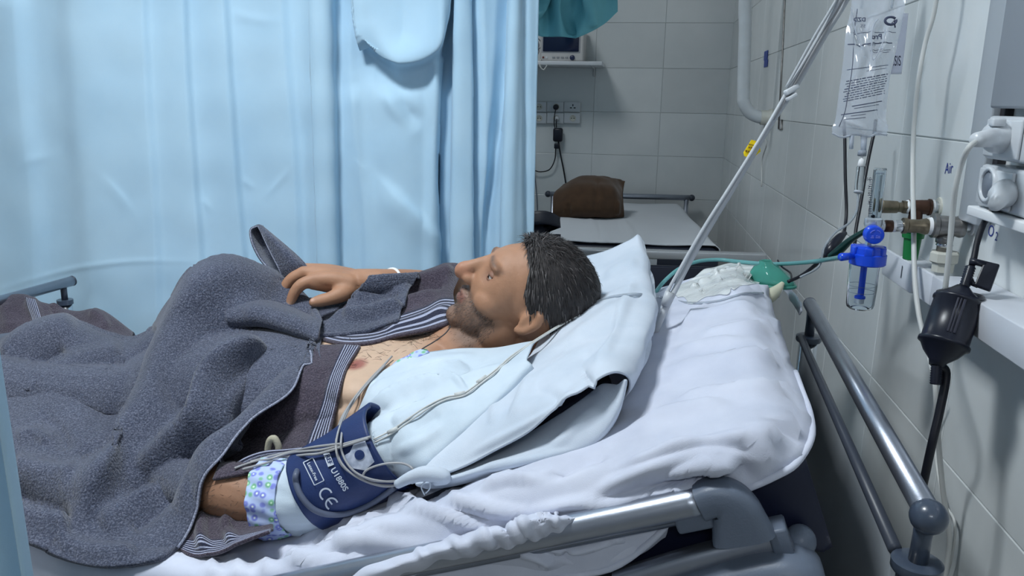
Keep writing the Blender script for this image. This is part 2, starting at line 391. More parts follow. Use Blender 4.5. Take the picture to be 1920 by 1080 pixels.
obj('lower_cord', MB().tube([YW(1047, 265, .04), YW(1051, 290, .04), YW(1057, 320, .035), YW(1061, 345, .03)], .0045, 8, smooth=20), BLACK, t)
obj('thin_cord', MB().tube([YW(1000, 270, .01), YW(1003, 330, .012), YW(1007, 380, .01), YW(1008, 470, .012)], .003, 6, smooth=20), PLG, t)
tag(obj('black_bag', MB().grid(net([[(996, 414, 2.74), (1015, 412, 2.72), (1033, 420, 2.74)], [(994, 440, 2.72), (1015, 438, 2.69), (1031, 436, 2.72)], [(992, 475, 2.72), (1015, 475, 2.69), (1027, 470, 2.72)], [(992, 968, 2.74), (1008, 968, 2.72), (1020, 968, 2.74)]], 14, 14, P)), mat('black_bag_vinyl', (24, 28, 44), .5, bump=.3, bscale=40)), 'black bag standing left of the brown pillow bed', 'bag').modifiers.new('thickness', 'SOLIDIFY').thickness = .05
# ---------------------------------------------------------------- second bed at the far wall
ha = onZ(1297, 371, .885); ha[1] = min(ha[1], YB-.06); ha = onY(1297, 371, YB-.08)
fa = onZ(1428, 485, .87)
bx = A([1.0, 0, 0]); by = A([fa[0]-ha[0], fa[1]-ha[1], 0]); L2 = np.linalg.norm(by); by /= L2; bx = A([-by[1], by[0], 0]); bx *= np.sign(bx[0])
base2 = A([ha[0], ha[1], 0.0]) - bx*.45
def B2(u, v, z): return A([ha[0], ha[1], 0.0]) + by*u - bx*v + A([0, 0, z])       # u from the head to the foot, v from the right edge leftwards
hz, fz = ha[2], fa[2]
t2 = thing('hospital_bed', 'empty hospital bed by the far wall behind the curtain', 'bed', B2(L2/2, .46, 0))
obj('head_rail', MB().tube([B2(0, 0, hz), B2(0, .84, hz)], .016, 14), ALU, t2)
for v in (0, .84):
    obj('rail_cap', MB().ball(B2(0, v, hz), .019), PLD, t2)
    obj('head_post', MB().tube([B2(.0, v+(.03 if v == 0 else -.03), 0), B2(.0, v+(.03 if v == 0 else -.03), hz)], .013, 12), ALU, t2)
obj('head_panel', MB().box(B2(-.0, .42, .6), (by, bx, EZ), (.008, .37, .17), .004), PLG, t2)
obj('foot_rail', MB().box(B2(L2-.02, .42, fz), (by, bx, EZ), (.016, .44, .017), .007), mat('pale_aluminium', (196, 200, 204), .3, .6), t2)
obj('foot_panel', MB().box(B2(L2-.015, .42, fz-.23), (by, bx, EZ), (.012, .41, .19), .006), mat('foot_panel_navy', (34, 38, 54), .35), t2)
for v in (.03, .82): obj('foot_post', MB().tube([B2(L2-.02, v, 0), B2(L2-.02, v, fz-.01)], .014, 12), ALU, t2)
obj('frame', MB().box(B2(L2/2, .425, .62), (by, bx, EZ), (L2/2-.03, .36, .04), .01), PLD, t2)
mz2 = .83
def slab(u0, u1, v0, v1, z0, z1, bev): return MB().box(B2((u0+u1)/2, (v0+v1)/2, (z0+z1)/2), (by, bx, EZ), ((u1-u0)/2, (v1-v0)/2, (z1-z0)/2), bev)
tag(obj('mattress', slab(.05, L2-.42, .07, .78, .66, mz2-.006, .03), mat('dark_mattress', (44, 50, 64), .5)), 'dark mattress of the empty bed at the far wall', 'mattress')
N_ = 40; V = np.zeros((N_, 46, 3))
for i, u in enumerate(np.linspace(.04, L2-.44, N_)):
    for j, s in enumerate(np.linspace(0, 1, 46)):
        v = .055 + s*.74; e = min(s, 1-s); drop = .055*math.exp(-(e/.018)**2)
        z = mz2 + .004 - drop + .004*math.sin(9*u+5*s)*math.sin(11*s+1)
        V[i, j] = B2(u, v, z)
V = sculpt(V, [([(1105, 408), (1115, 430), (1118, 455)], .012, 3, 5), ([(1165, 410), (1180, 430), (1186, 452)], .012, 3, 5), ([(1140, 440), (1136, 455)], .008, 3)])
tag(sheet('bed_sheet', V, mat('dim_white_cotton', (205, 210, 216), .85, bump=.15, bscale=700), thick=.004), 'pale sheet stretched over the empty bed', 'sheet')
# folded brown blanket standing on it
def PB(x, y, d): return P(x, y, d)
d0 = 4.06
rows = [[(1036, 408, d0-.09), (1075, 408, d0-.11), (1115, 407, d0-.12), (1150, 408, d0-.11), (1170, 407, d0-.08)],
        [(1037, 390, d0-.10), (1075, 388, d0-.15), (1115, 388, d0-.16), (1150, 390, d0-.14), (1168, 392, d0-.08)],
        [(1038, 366, d0-.06), (1072, 355, d0-.12), (1115, 352, d0-.13), (1150, 356, d0-.12), (1167, 368, d0-.06)],
        [(1052, 350, d0+.0), (1076, 338, d0-.03), (1115, 333, d0-.04), (1148, 338, d0-.03), (1170, 352, d0+.02)],
        [(1058, 346, d0+.06), (1090, 331, d0+.05), (1118, 331, d0+.05), (1150, 335, d0+.05), (1172, 340, d0+.06)],
        [(1050, 360, d0+.12), (1080, 350, d0+.14), (1115, 348, d0+.14), (1150, 350, d0+.13), (1168, 355, d0+.12)],
        [(1040, 404, d0+.14), (1075, 402, d0+.16), (1115, 401, d0+.16), (1150, 402, d0+.15), (1168, 402, d0+.14)]]
V = wob(net(rows, 50, 60, P), .006, 30, 3)
V = sculpt(V, [([(1120, 333), (1122, 360), (1118, 400)], -.012, 3, 8), ([(1067, 380), (1068, 405)], -.012, 3, 7), ([(1158, 375), (1157, 405)], .012, 4)])
mb = MB().grid(V); R, Cn = V.shape[:2]
for j in (0, Cn-1): mb.f.append(tuple(i*Cn+j for i in range(R)))
tag(obj('folded_blanket', mb, mat('brown_wool', (78, 56, 38), .95, var=.2, vscale=25, bump=.4, bscale=400, sheen=.2)), 'folded brown blanket at the head of the empty bed', 'blanket')
o = obj('chart_card', MB().box(P(1221, 502, 3.02), (bx, by, EZ), (.02, .004, .04), .001), mat('card_white', (196, 202, 206), .6)); tag(o, 'small white card on the dark foot panel of the empty bed', 'card')
# ---------------------------------------------------------------- white drain pipe on the right wall
pw = onW(1449, 221); yv = pw[1]
t = thing('drain_pipe', 'white pipe coming down and bending into the right wall', 'pipe', RW(yv, pw[2]-.05, .06))
tp = onY(1401, -60, yv); lo = onY(1394, 170, yv)
path = [tp + A([0, 0, 1.0]), tp, onY(1397, 60, yv), lo, onY(1395, 192, yv), onY(1405, 210, yv), onY(1422, 219, yv), onY(1438, 221, yv), pw + A([.02, 0, 0])]
path[0] = A([tp[0], tp[1], 2.88])
obj('bent_pipe', MB().tube(path, .0235, 16, smooth=70), mat('white_pipe', (200, 206, 210), .3, var=.06, vscale=20), t)
obj('wall_collar', MB().lathe(pw, RW_N, [(0, .034), (.012, .034), (.02, .028), (.045, .028)], 18), CREAM, t)
s0 = onW(1436, 110, .002)
t = thing('wall_sticker', 'small blue sticker on the right wall behind the pipe', 'sticker', s0)
obj('sticker_paper', MB().box(onW(1436, 104, .002), (RW_T, RW_N, EZ), (.045, .001, .018)), mat('sticker_blue', (48, 72, 150), .5), t, smooth=False)
obj('sticker_paper', MB().box(onW(1436, 119, .002), (RW_T, RW_N, EZ), (.045, .001, .014)), MATS['sticker_blue'], t, smooth=False)
ln = [onW(1473, -40, .003), onW(1466, 120, .003), onW(1460, 242, .003)]  # thin grey vertical line with a hooked end, modelled as a tube
tag(obj('wall_line', MB().tube([A([ln[0][0], ln[0][1], 2.8])]+ln+[onW(1466, 243, .003), onW(1466, 225, .003)], .0035, 6), STEEL), 'thin grey line running down the right wall beside the pipe', 'wire')
cr = [onW(1434, 228, .02), onW(1432, 250, .02), onW(1437, 270, .015), onW(1429, 300, .012), onW(1428, 350, .01)]
tag(obj('hanging_string', MB().tube(cr, .003, 6, smooth=24), CABW), 'white string hanging below the pipe bend', 'string')
# ================================================================== things on the right wall
WAX = (RW_T, RW_N, EZ)
def wb(mb, y0, y1, z0, z1, o0, o1, bev=.002):
    c = RW((y0+y1)/2, (z0+z1)/2, (o0+o1)/2); return mb.box(c, WAX, (abs(y1-y0)/2, abs(o1-o0)/2, abs(z1-z0)/2), bev)
TRK = mat('trunking_white', (214, 218, 226), .4, var=.04, vscale=12)
t = thing('cable_trunking', 'white cable trunking along the right wall under the gas outlets', 'trunking', RW(1.0, 1.113, .03))
mb = MB(); wb(mb, .30, 1.235, 1.113, 1.159, .0005, .07, .002); obj('long_duct', mb, TRK, t)
mb = MB(); wb(mb, 1.235, 1.30, 1.113, 1.159, .064, .0695, .001); obj('duct_side', mb, TRK, t)
mb = MB(); wb(mb, 1.235, 1.30, 1.113, 1.117, .001, .064, .001); obj('duct_bottom', mb, TRK, t)
mb = MB(); wb(mb, 1.318, 1.47, 1.111, 1.157, .064, .0695, .001); obj('short_duct_side', mb, TRK, t)
mb = MB(); wb(mb, 1.318, 1.47, 1.111, 1.115, .001, .064, .001); obj('short_duct_bottom', mb, TRK, t)
mb = MB(); wb(mb, 1.318, 1.40, 1.153, 1.157, .034, .064, .001); obj('short_duct_lid', mb, TRK, t)
def wtext(s, x, y, size, ink, parent, off, name='lettering', mirror=False, rot=0):
    V, Fc = textmesh(s, size, .0); c = onW(x, y, off); Y = -RW_T*(1 if not mirror else -1); cr, sr = math.cos(rot), math.sin(rot)
    return obj(name, MB().add([c + Y*(v[0]*cr-v[1]*sr) + EZ*(v[0]*sr+v[1]*cr) for v in V], Fc), ink, parent, smooth=False)
wtext('1', 1690, 511, .03, INKD, t, .0705)
wtext('6', 1766, 549, .022, INKD, t, .0705)
# upright duct and switch box at the right edge
t = thing('upright_duct', 'upright white duct with a dark slit above the wall sockets', 'duct', RW(1.26, 1.23, .02))
mb = MB(); wb(mb, 1.235, 1.30, 1.235, 2.88, .0, .022, .003); obj('duct_cover', mb, mat('duct_grey', (176, 182, 188), .35), t)
mb = MB(); wb(mb, 1.219, 1.2345, 1.25, 2.88, .0, .012, .001); obj('dark_slit', mb, mat('slit_dark', (44, 42, 46), .6), t)
t = thing('wall_cabinet', 'grey metal box on the right wall above the sockets', 'box', RW(.9, 1.40, .05))
mb = MB(); wb(mb, .60, 1.215, 1.402, 2.05, .0, .035, .004); obj('box_body', mb, mat('cabinet_grey', (150, 156, 164), .4), t)
mb = MB(); wb(mb, .60, 1.10, 1.41, 2.04, .0355, .039, .002); obj('box_door', mb, MATS['cabinet_grey'], t)
# two socket blocks
t = thing('double_socket', 'two stacked white wall sockets at the right edge', 'sockets', RW(1.05, 1.272, .03))
for k, (z0, z1) in enumerate(((1.335, 1.392), (1.270, 1.327))):
    mb = MB(); wb(mb, .98, 1.195, z0, z1, .0, .042, .005); s_ = obj('socket_block', mb, PORC, t)
    mb = MB(); wb(mb, 1.085, 1.185, z0+.004, z1-.004, .0425, .047, .003); obj('socket_face', mb, PORC, s_)
    if k == 1:
        c = RW(1.148, (z0+z1)/2+.004, .0475)
        obj('socket_rim', MB().lathe(c, RW_N, [(-.001, .024), (.004, .024), (.004, .019), (.0002, .0185)], 28, cap=False), PORC, s_)
        obj('socket_well', MB().lathe(c, RW_N, [(0, .0185), (.0012, .0185)], 28), mat('well_grey', (120, 128, 140), .4), s_)
mb = MB(); wb(mb, .98, 1.20, 1.255, 1.2685, .0, .05, .002); obj('torn_edge', mb, TAPE, t)
# white plug with curved cable
c = RW(1.135, 1.366, .0475)
t = thing('white_plug', 'white plug in the upper wall socket with a pale cable', 'plug', c - A([0, 0, .02]))
px = onW(1832, 262, .11)
dirn = px - c; Ld = np.linalg.norm(dirn)
obj('plug_body', MB().lathe(c, dirn, [(0, .021), (.012, .0215), (.022, .018), (.03, .0125), (.05, .0115), (Ld, .009)], 22), PORC, t)
obj('plug_cap', MB().box(c+dirn*.25+EZ*.019, WAX, (.007, .008, .005), .002), PORC, t)
cab = [px - dirn*.2, onW(1818, 275, .12), onW(1802, 310, .12), onW(1792, 350, .12), onW(1786, 400, .115), onW(1780, 470, .11), onW(1772, 545, .105)]
obj('plug_cable', MB().tube(cab, .0034, 10, smooth=50), CABW, t)
# second plug (lower) with black cord, in-line transformer box
c2 = RW(1.095, 1.300, .0475); n2_ = onW(1866, 384, .075)
t = thing('black_inline_adapter', 'black round in-line adapter hanging on a black cord by the trunking', 'adapter', P(1768, 668, 1.03))
obj('plug_body', MB().lathe(c2, n2_-c2, [(0, .016), (.02, .0165), (.028, .011), (np.linalg.norm(n2_-c2), .0085)], 20), PORC, t)
obj('upper_cord', MB().tube([n2_-(n2_-c2)*.1, P(1856, 398, 1.085), P(1842, 425, 1.07), P(1832, 455, 1.06), P(1826, 485, 1.05), P(1820, 505, 1.045)], .0041, 10, smooth=40), BLACK, t)
ax0 = P(1766, 655, 1.03); ax1 = P(1803, 545, 1.04); ad = ax0-ax1; al = np.linalg.norm(ad)
q = lambda f_: al*f_
obj('strain_relief', MB().lathe(P(1820, 500, 1.045), P(1806, 545, 1.04)-P(1820, 500, 1.045), [(.001*k*1.75, .0068 if k % 2 else .0056) for k in range(20)], 16), BLACKG, t)
obj('adapter_body', MB().lathe(ax1, ad, [(-.006, .008), (.0, .014), (.008, .025), (.012, .0285), (.014, .0305), (.017, .0305), (.018, .0285), (q(.5), .029), (q(.86), .029), (q(.88), .0315), (q(.93), .0315), (q(.95), .028), (q(1.08), .021), (q(1.2), .011), (q(1.28), .009)], 32), BLACKG, t)
adn = ad/al; fcv = CAM-ax1; fcv = fcv - adn*(fcv @ adn); fcv /= np.linalg.norm(fcv); sdv = np.cross(adn, fcv)
for k, (a, w_) in enumerate(((-.25, .0016), (-.1, .0009), (.02, .0012))):
    nn = fcv*math.cos(a)+sdv*math.sin(a); tt = np.cross(adn, nn)
    obj('raised_marking', MB().box(ax1 + adn*q(.5) + nn*.0292, (tt, nn, adn), (w_, .0006, q(.28)), .0003), mat('dull_black', (46, 48, 62), .5), t)
# loop strap and clip plate
obj('strap_ring', MB().tube([ax1 + adn*(.006+.012*math.sin(a+.3)) + .026*(math.cos(a)*sdv + math.sin(a)*fcv) for a in np.linspace(0, 6.283, 40)], .0026, 8, cap=False), BLACKG, t)
mb = MB(); pc = [P(*a) for a in ((1846, 490, 1.04), (1875, 497, 1.03), (1857, 547, 1.025), (1826, 536, 1.035))]
nn = np.cross(pc[1]-pc[0], pc[3]-pc[0]); nn /= np.linalg.norm(nn)
mb.add([p + nn*.004 for p in pc] + [p - nn*.004 for p in pc], [(0, 1, 2, 3), (7, 6, 5, 4), (0, 4, 5, 1), (1, 5, 6, 2), (2, 6, 7, 3), (3, 7, 4, 0)])
o = obj('hook_plate', mb, BLACKG, t, smooth=False); bv = o.modifiers.new('bevel', 'BEVEL'); bv.width = .002; bv.segments = 2
obj('hook_arm', MB().tube([P(1818, 490, 1.045), P(1832, 492, 1.042), P(1848, 496, 1.038)], .0045, 8), BLACKG, t)
obj('hook_arm', MB().tube([P(1818, 520, 1.044), P(1824, 532, 1.04), P(1834, 536, 1.036)], .0035, 8), BLACKG, t)
e0 = ax1 + adn*q(1.26)
obj('lower_relief', MB().lathe(e0, P(1776, 692, 1.03)-P(1778, 660, 1.03), [(.001*k*1.6, .0072 if k % 2 else .0062) for k in range(17)], 14), BLACKG, t)
obj('lower_cord', MB().tube([e0, P(1774, 700, 1.03), P(1762, 770, 1.03), P(1748, 830, 1.03), P(1736, 885, 1.04), P(1728, 930, 1.06), P(1726, 1010, 1.1), P(1728, 1150, 1.12)], .0055, 10, smooth=50), BLACK, t)
# tall white cable hanging down the wall
cab = [onW(1765, -80, .05), onW(1752, 20, .05), onW(1735, 80, .055), onW(1722, 150, .06), onW(1714, 230, .06), onW(1711, 320, .06), onW(1713, 420, .075), onW(1715, 520, .085), onW(1723, 590, .085), onW(1737, 650, .085), onW(1752, 710, .085), onW(1756, 760, .08), onW(1760, 830, .06), onW(1768, 920, .04), onW(1780, 1010, .02), onW(1770, 1100, .02)]
cab.insert(0, onW(1775, -300, .04))
tag(obj('white_wall_cable', MB().tube(cab, .0038, 10, smooth=110), CABW), 'long white cable hanging down the right wall in front of the trunking', 'cable')
cab = [onW(1754, 725, .03), onW(1752, 800, .012), onW(1756, 870, .01), onW(1770, 940, .012), onW(1790, 980, .01), onW(1785, 1040, .01), onW(1772, 1090, .01)]
tag(obj('thin_wall_cable', MB().tube(cab, .0022, 8, smooth=50), CABW), 'thin white cable loop low on the right wall beside the bed', 'cable')
# handwriting on the tiles
tx = thing('wall_handwriting', 'blue handwritten gas names on the tiles above the outlets', 'writing', onW(1779, 318, .001))
wtext('Air', 1779, 316, .026, INKB, tx, .0008, rot=.12)
wtext('O', 1858, 434, .024, INKB, tx, .0008); wtext('2', 1868, 444, .018, INKB, tx, .0008)
# ---------------------------------------------------------------- gas outlets
def gy(x, y, Y): return onY(x, y, Y)
def pipe(name, x0, x1, yy, Y, prof, m, parent, seg=20):
    """a turned piece standing out from the wall between two pixels of the outlet's axis; prof = (share of length, radius in m)"""
    a = gy(x0, yy, Y); b = gy(x1, yy, Y); a[2] = b[2] = (a[2]+b[2])/2
    L = np.linalg.norm(b-a); return obj(name, MB().lathe(a, b-a, [(f_*L, r_) for f_, r_ in prof], seg), m, parent, auto=40)
YO = 1.30; YA = 1.44
to = thing('oxygen_outlet', 'grey metal oxygen valve with brass fitting beside the blue flowmeter', 'gas valve', gy(1770, 470, YO))
wy = 424
pipe('wall_plaster', 1836, 1822, wy, YO, [(0, .03), (.5, .024), (1, .014)], mat('plaster_cream', (196, 190, 168), .9, var=.2, vscale=90, bump=.5, bscale=120, bdist=.004), to, 14)
pipe('thread_tape', 1825, 1819, wy, YO, [(0, .0145), (1, .0145)], TAPE, to)
pipe('nipple', 1820, 1806, wy, YO, [(0, .0095), (1, .0095)], CHROME, to)
pipe('valve_body', 1808, 1745, wy, YO, [(0, .012), (.03, .0165), (.12, .0175), (.2, .0165), (.24, .0155), (.8, .0165), (.84, .019), (.96, .019), (1, .015)], STEEL, to)
pipe('thread_tape', 1745, 1739, wy, YO, [(0, .014), (1, .013)], TAPE, to)
pipe('union', 1740, 1692, wy, YO, [(0, .0115), (.1, .013), (.25, .0115), (.35, .0105), (.8, .0105), (.85, .0125), (1, .0125)], BRASS, to)
pipe('chrome_sleeve', 1692, 1674, wy, YO, [(0, .009), (.5, .0095), (1, .0085)], CHROME, to)
pipe('thread_tape', 1678, 1673, wy, YO, [(0, .0095), (1, .009)], TAPE, to)
pipe('copper_ring', 1674, 1658, wy, YO, [(0, .0085), (.1, .0095), (.9, .0095), (1, .0085)], COPPER, to)
pipe('thread_tape', 1658, 1653, wy, YO, [(0, .0075), (1, .009)], TAPE, to)
pipe('inlet_nut', 1653, 1642, wy+1, YO, [(0, .010), (.5, .010), (.6, .0075), (1, .0075)], CHROME, to, 6)
c = gy(1772, 440, YO); 
obj('valve_leg', MB().lathe(c, (0, 0, -1), [(0, .013), (.012, .0125), (.014, .0095), (.04, .0095)], 18), STEEL, to)
obj('leg_collar', MB().lathe(gy(1772, 452, YO), (0, 0, -1), [(0, .0085), (.006, .0125), (.011, .0085)], 18), CHROME, to)
obj('white_nut', MB().lathe(gy(1772, 471, YO), (0, 0, -1), [(0, .019), (.003, .021), (.016, .021), (.019, .0165), (.032, .0165)], 8), CREAM, to, auto=30)
# green closing plug
tg = thing('green_plug', 'green plastic plug standing under the air outlet', 'plug', gy(1706, 485, YO+.07))
obj('plug_body', MB().lathe(gy(1706, 487, YO+.07), (0, 0, 1), [(0, .0095), (.002, .0115), (.036, .0135), (.037, .0165), (.047, .0175), (.048, .0195), (.062, .0205)], 22), mat('green_plastic', (22, 118, 58), .4), tg, auto=35)
ta = thing('air_outlet', 'brass air outlet pointing out of the wall above the trunking', 'gas outlet', gy(1706, 402, YA))
wy = 388
pipe('wall_plaster', 1778, 1764, wy, YA, [(0, .03), (.5, .024), (1, .016)], MATS['plaster_cream'], ta, 14)
pipe('white_flange', 1766, 1758, wy, YA, [(0, .0215), (.4, .0215), (.6, .017), (1, .016)], CREAM, ta)
pipe('nipple', 1758, 1750, wy, YA, [(0, .0095), (1, .0095)], CHROME, ta)
pipe('thread_tape', 1750, 1744, wy, YA, [(0, .0125), (1, .0115)], TAPE, ta)
pipe('tee_body', 1745, 1702, wy, YA, [(0, .014), (.1, .0145), (.12, .0125), (.85, .0115), (1, .0125)], COPPER, ta)
pipe('thread_tape', 1702, 1698, wy, YA, [(0, .0125), (1, .011)], TAPE, ta)
pipe('hex_nut', 1699, 1692, wy, YA, [(0, .012), (1, .012)], BRASS, ta, 6)
pipe('brass_nozzle', 1692, 1652, wy, YA, [(0, .0085), (.2, .0085), (.25, .0105), (.8, .0112), (.95, .0112), (1, .0095)], BRASS, ta)
pipe('nozzle_mouth', 1652.5, 1651, wy, YA, [(0, .007), (1, .007)], HOLE, ta)
obj('tee_leg', MB().lathe(gy(1718, 392, YA), (0, 0, -1), [(0, .0105), (.016, .0115), (.017, .0135), (.027, .0135), (.03, .0105)], 18), COPPER, ta, auto=40)
# ---------------------------------------------------------------- oxygen flowmeter with humidifier
YF = 1.285
GLASS = mat('clear_plastic', (236, 242, 246), .04, trans=1.0, ior=1.12, spec=.6)
BLUE = mat('blue_plastic', (18, 72, 214), .3, coat=.3)
fc = gy(1626, 485, YF)
def fz(y): return gy(1626, y, YF)[2]
tf = thing('oxygen_flowmeter', 'blue capped oxygen flowmeter with clear humidifier jar', 'flowmeter', (fc[0], fc[1], fz(580)))
def vl(name, x, prof, m, seg=28, parent=tf, Y=YF, cap=True, auto=35):
    c = gy(x, 485, Y); c = A([c[0], c[1], 0]); return obj(name, MB().lathe(c, (0, 0, 1), [(fz(y_), r_) for y_, r_ in prof], seg, cap), m, parent, auto=auto)
px_m = np.linalg.norm(gy(1627, 485, YF)-gy(1626, 485, YF))
vl('jar', 1623, [(489, 29*px_m), (540, 28*px_m), (570, 26.5*px_m), (576, 25*px_m), (579, 21*px_m), (579.5, .0005), (578.3, .0005), (577.5, 20*px_m), (574, 24*px_m), (568, 25.5*px_m), (540, 27*px_m), (489, 28*px_m)], GLASS, 36, cap=False)
vl('jar_lid', 1627, [(496, 32*px_m), (494, 34.5*px_m), (476, 34.5*px_m), (474, 31*px_m), (464, 30*px_m), (461, 26*px_m), (460, 10*px_m)], BLUE, 36)
for k in range(6):
    a = k*math.pi/3+.3; c = A([fc[0], fc[1], fz(469)]) + 30*px_m*A([math.cos(a), math.sin(a), 0])
    obj('lid_rib', MB().box(c, (A([math.cos(a), math.sin(a), 0]), A([-math.sin(a), math.cos(a), 0]), EZ), (.003, .006, .0065), .0015), BLUE, tf)
vl('dip_tube', 1622, [(558, 6.2*px_m), (489, 6.2*px_m)], BLUE, 16)
vl('dip_foot', 1621, [(560, 10.5*px_m), (556, 10.5*px_m), (554, 7*px_m)], BLUE, 18)
vl('diffuser_stone', 1620, [(569, 9.5*px_m), (560, 10*px_m)], WHITE, 18)
for yy in (535, 547): vl('water_ring', 1622, [(yy+.5, 26.6*px_m), (yy-.5, 26.6*px_m)], mat('water_line', (150, 165, 185), .1, trans=.6, ior=1.1), 30, cap=False)
vl('neck_nut', 1628, [(460, 10*px_m), (450, 10*px_m)], CHROME, 8)
vl('meter_base', 1629, [(427, 14*px_m), (420, 17*px_m), (410, 17*px_m), (407, 13*px_m)], mat('clear_base', (190, 198, 206), .12, .5), 24)
vl('meter_tube', 1630, [(412, 12*px_m), (318, 12*px_m), (314, 11*px_m), (314, .0004), (316, .0004), (318, 10.6*px_m), (412, 10.6*px_m)], GLASS, 28, cap=False)
vl('inner_tube', 1630, [(411, 5.2*px_m), (328, 5.2*px_m)], GLASS, 18)
vl('meter_cap', 1630, [(326, 8*px_m), (322, 8*px_m)], mat('cap_pale', (200, 208, 214), .3), 18)
vl('float_ball', 1627, [(409, 3*px_m), (404, 4.2*px_m), (402, 2*px_m)], BLACKG, 12)
mb = MB()
for k in range(16):
    z = 400-k*4.2; c = gy(1632, z, YF-.0118); mb.box(c, X3, ((.0032 if k % 5 == 0 else .0019), .0002, .0004))
o = obj('scale_marks', mb, INKD, tf, smooth=False); o['kind'] = 'stuff'
for s, yy in (('10', 336), ('7', 352), ('5', 364), ('3', 380), ('1', 394)):
    V, Fc = textmesh(s, .0075); c = gy(1629, yy, YF-.0119); obj('scale_number', MB().add([c + X3[0]*v[0] + EZ*v[1] for v in V], Fc), INKD, tf, smooth=False)
kc = gy(1635, 438, YF-.012)
obj('block', MB().lathe(gy(1634, 447, YF), (0, 0, 1), [(0, .0105), (.026, .0105)], 18), BLUE, tf)
obj('control_knob', MB().lathe(kc, (0, -1, 0), [(0, .0125), (.002, .0142), (.016, .0138), (.018, .0125), (.0185, .0095), (.0182, .0005)], 28), BLUE, tf, auto=35)
KI = mat('knob_ink', (120, 132, 236), .5); mb = MB()
for a0, a1 in ((1.75, 2.75), (.45, 1.4)):
    mb.tube([kc + A([.0082*math.cos(a), -.0188, .0082*math.sin(a)]) for a in np.linspace(a0, a1, 8)], .0005, 5)
for dx, dz, hw in ((-.004, -.001, .0016), (.002, -.0005, .0012), (.0055, -.001, .0014), (-.004, -.0035, .0024), (.004, -.0032, .0034)):
    mb.box(kc + A([dx, -.0188, dz]), X3, (hw, .0002, .0006))
o = obj('worn_print', mb, KI, tf, smooth=False); o['kind'] = 'stuff'
n0 = gy(1600, 480, YF-.01); n1 = gy(1577, 482, YF-.03)
obj('outlet_nozzle', MB().lathe(n0, n1-n0, [(-.01, .005), (.0, .0045), (.01, .0042), (.0115, .0058), (np.linalg.norm(n1-n0), .0062)], 14), BLUE, tf)
# ---------------------------------------------------------------- infusion bag
DB = 1.42
def PBg(x, y, dd=0.0): return P(x, y, DB+dd)
tb = thing('infusion_bag', 'clear printed infusion bag hanging in front of the tiled wall', 'infusion bag', PBg(1613, 262))
def bag_net(sgn):
    L = [(1598, -60), (1596, 12), (1586, 60), (1580, 120), (1572, 180), (1566, 225), (1560, 240), (1562, 253)]
    R_ = [(1706, -60), (1697, 8), (1688, 60), (1675, 110), (1667, 160), (1661, 215), (1665, 240), (1661, 255)]
    th = [.001, .004, .010, .015, .017, .016, .011, .001]
    rows = []
    for (a, b, h) in zip(L, R_, th):
        row = []
        for f_ in np.linspace(0, 1, 7):
            s = math.sin(math.pi*f_)**.6 if 0 < f_ < 1 else 0
            wv = .004*math.sin(f_*17+a[1]*.05) if a[1] < 130 else .0015*math.sin(f_*9+a[1]*.03)
            row.append((a[0]+(b[0]-a[0])*f_, a[1]+(b[1]-a[1])*f_, -sgn*h*s + wv))
        rows.append(row)
    return net(rows, 60, 40, PBg)
FILM = bpy.data.materials.new('bag_film'); FILM.use_nodes = True; nt = FILM.node_tree; pb = nt.nodes['Principled BSDF']
pb.inputs['Base Color'].default_value = srgb(208, 216, 228); pb.inputs['Roughness'].default_value = .08; pb.inputs['Alpha'].default_value = .36; pb.inputs['Specular IOR Level'].default_value = .8; pb.inputs['Coat Weight'].default_value = .6
Vf = bag_net(1); Vb = bag_net(-1)
Vf = sculpt(Vf, [([(1600, 20), (1608, 60), (1618, 95)], -.012, 5), ([(1636, 40), (1634, 80), (1637, 112)], .009, 3), ([(1668, 50), (1656, 85), (1640, 113)], .009, 3), ([(1580, 226), (1600, 232), (1625, 240)], .006, 4), ([(1655, 150), (1650, 190), (1655, 230)], -.008, 5)])
obj('front_film', MB().grid(Vf), FILM, tb); obj('rear_film', MB().grid(Vb), FILM, tb)
PRN = mat('bag_print', (66, 72, 96), .6)
def frontpt(fx, fy, out=.0006):
    """point of the front film at shares across and down"""
    i = min(max(fy, 0), .999)*(Vf.shape[0]-1); j = min(max(fx, 0), .999)*(Vf.shape[1]-1); i0, j0 = int(i), int(j); a, b = i-i0, j-j0
    p = (Vf[i0, j0]*(1-a)*(1-b)+Vf[i0+1, j0]*a*(1-b)+Vf[i0, j0+1]*(1-a)*b+Vf[i0+1, j0+1]*a*b)
    return p + (CAM-p)/np.linalg.norm(CAM-p)*out
def rowy(y):                                                     # picture height of a printed line -> share down the bag
    x_, y_ = pj(Vf[:, 20]); return float(np.interp(y, y_, np.linspace(0, 1, len(y_))))
def pline(y, f0, f1, hw, slope=0.0):
    mb = MB(); n = 14; fy = rowy(y); h = hw
    pts = [frontpt(f_, fy+slope*(f_-.5)) for f_ in np.linspace(f0, f1, n)]
    V = np.stack([A(pts)+UP*h, A(pts)-UP*h]); mb.grid(V); return mb
mb = MB()
for y, f0, f1, hw in ((60, .08, .92, .0005), (80, .06, .9, .0010), (95, .5, .9, .0005), (100, .55, .88, .0005), (126, .1, .55, .0006), (127, .6, .92, .0006), (133, .5, .9, .0004), (196, .3, .92, .0008), (201, .35, .9, .0005), (210, .1, .9, .0008), (215, .3, .6, .0005), (221, .2, .6, .0005)):
    g_ = pline(y, f0, f1, hw); mb.add(g_.v, g_.f)
o = obj('printed_rule', mb, PRN, tb); o['kind'] = 'stuff'
random.seed(9); mb = MB()
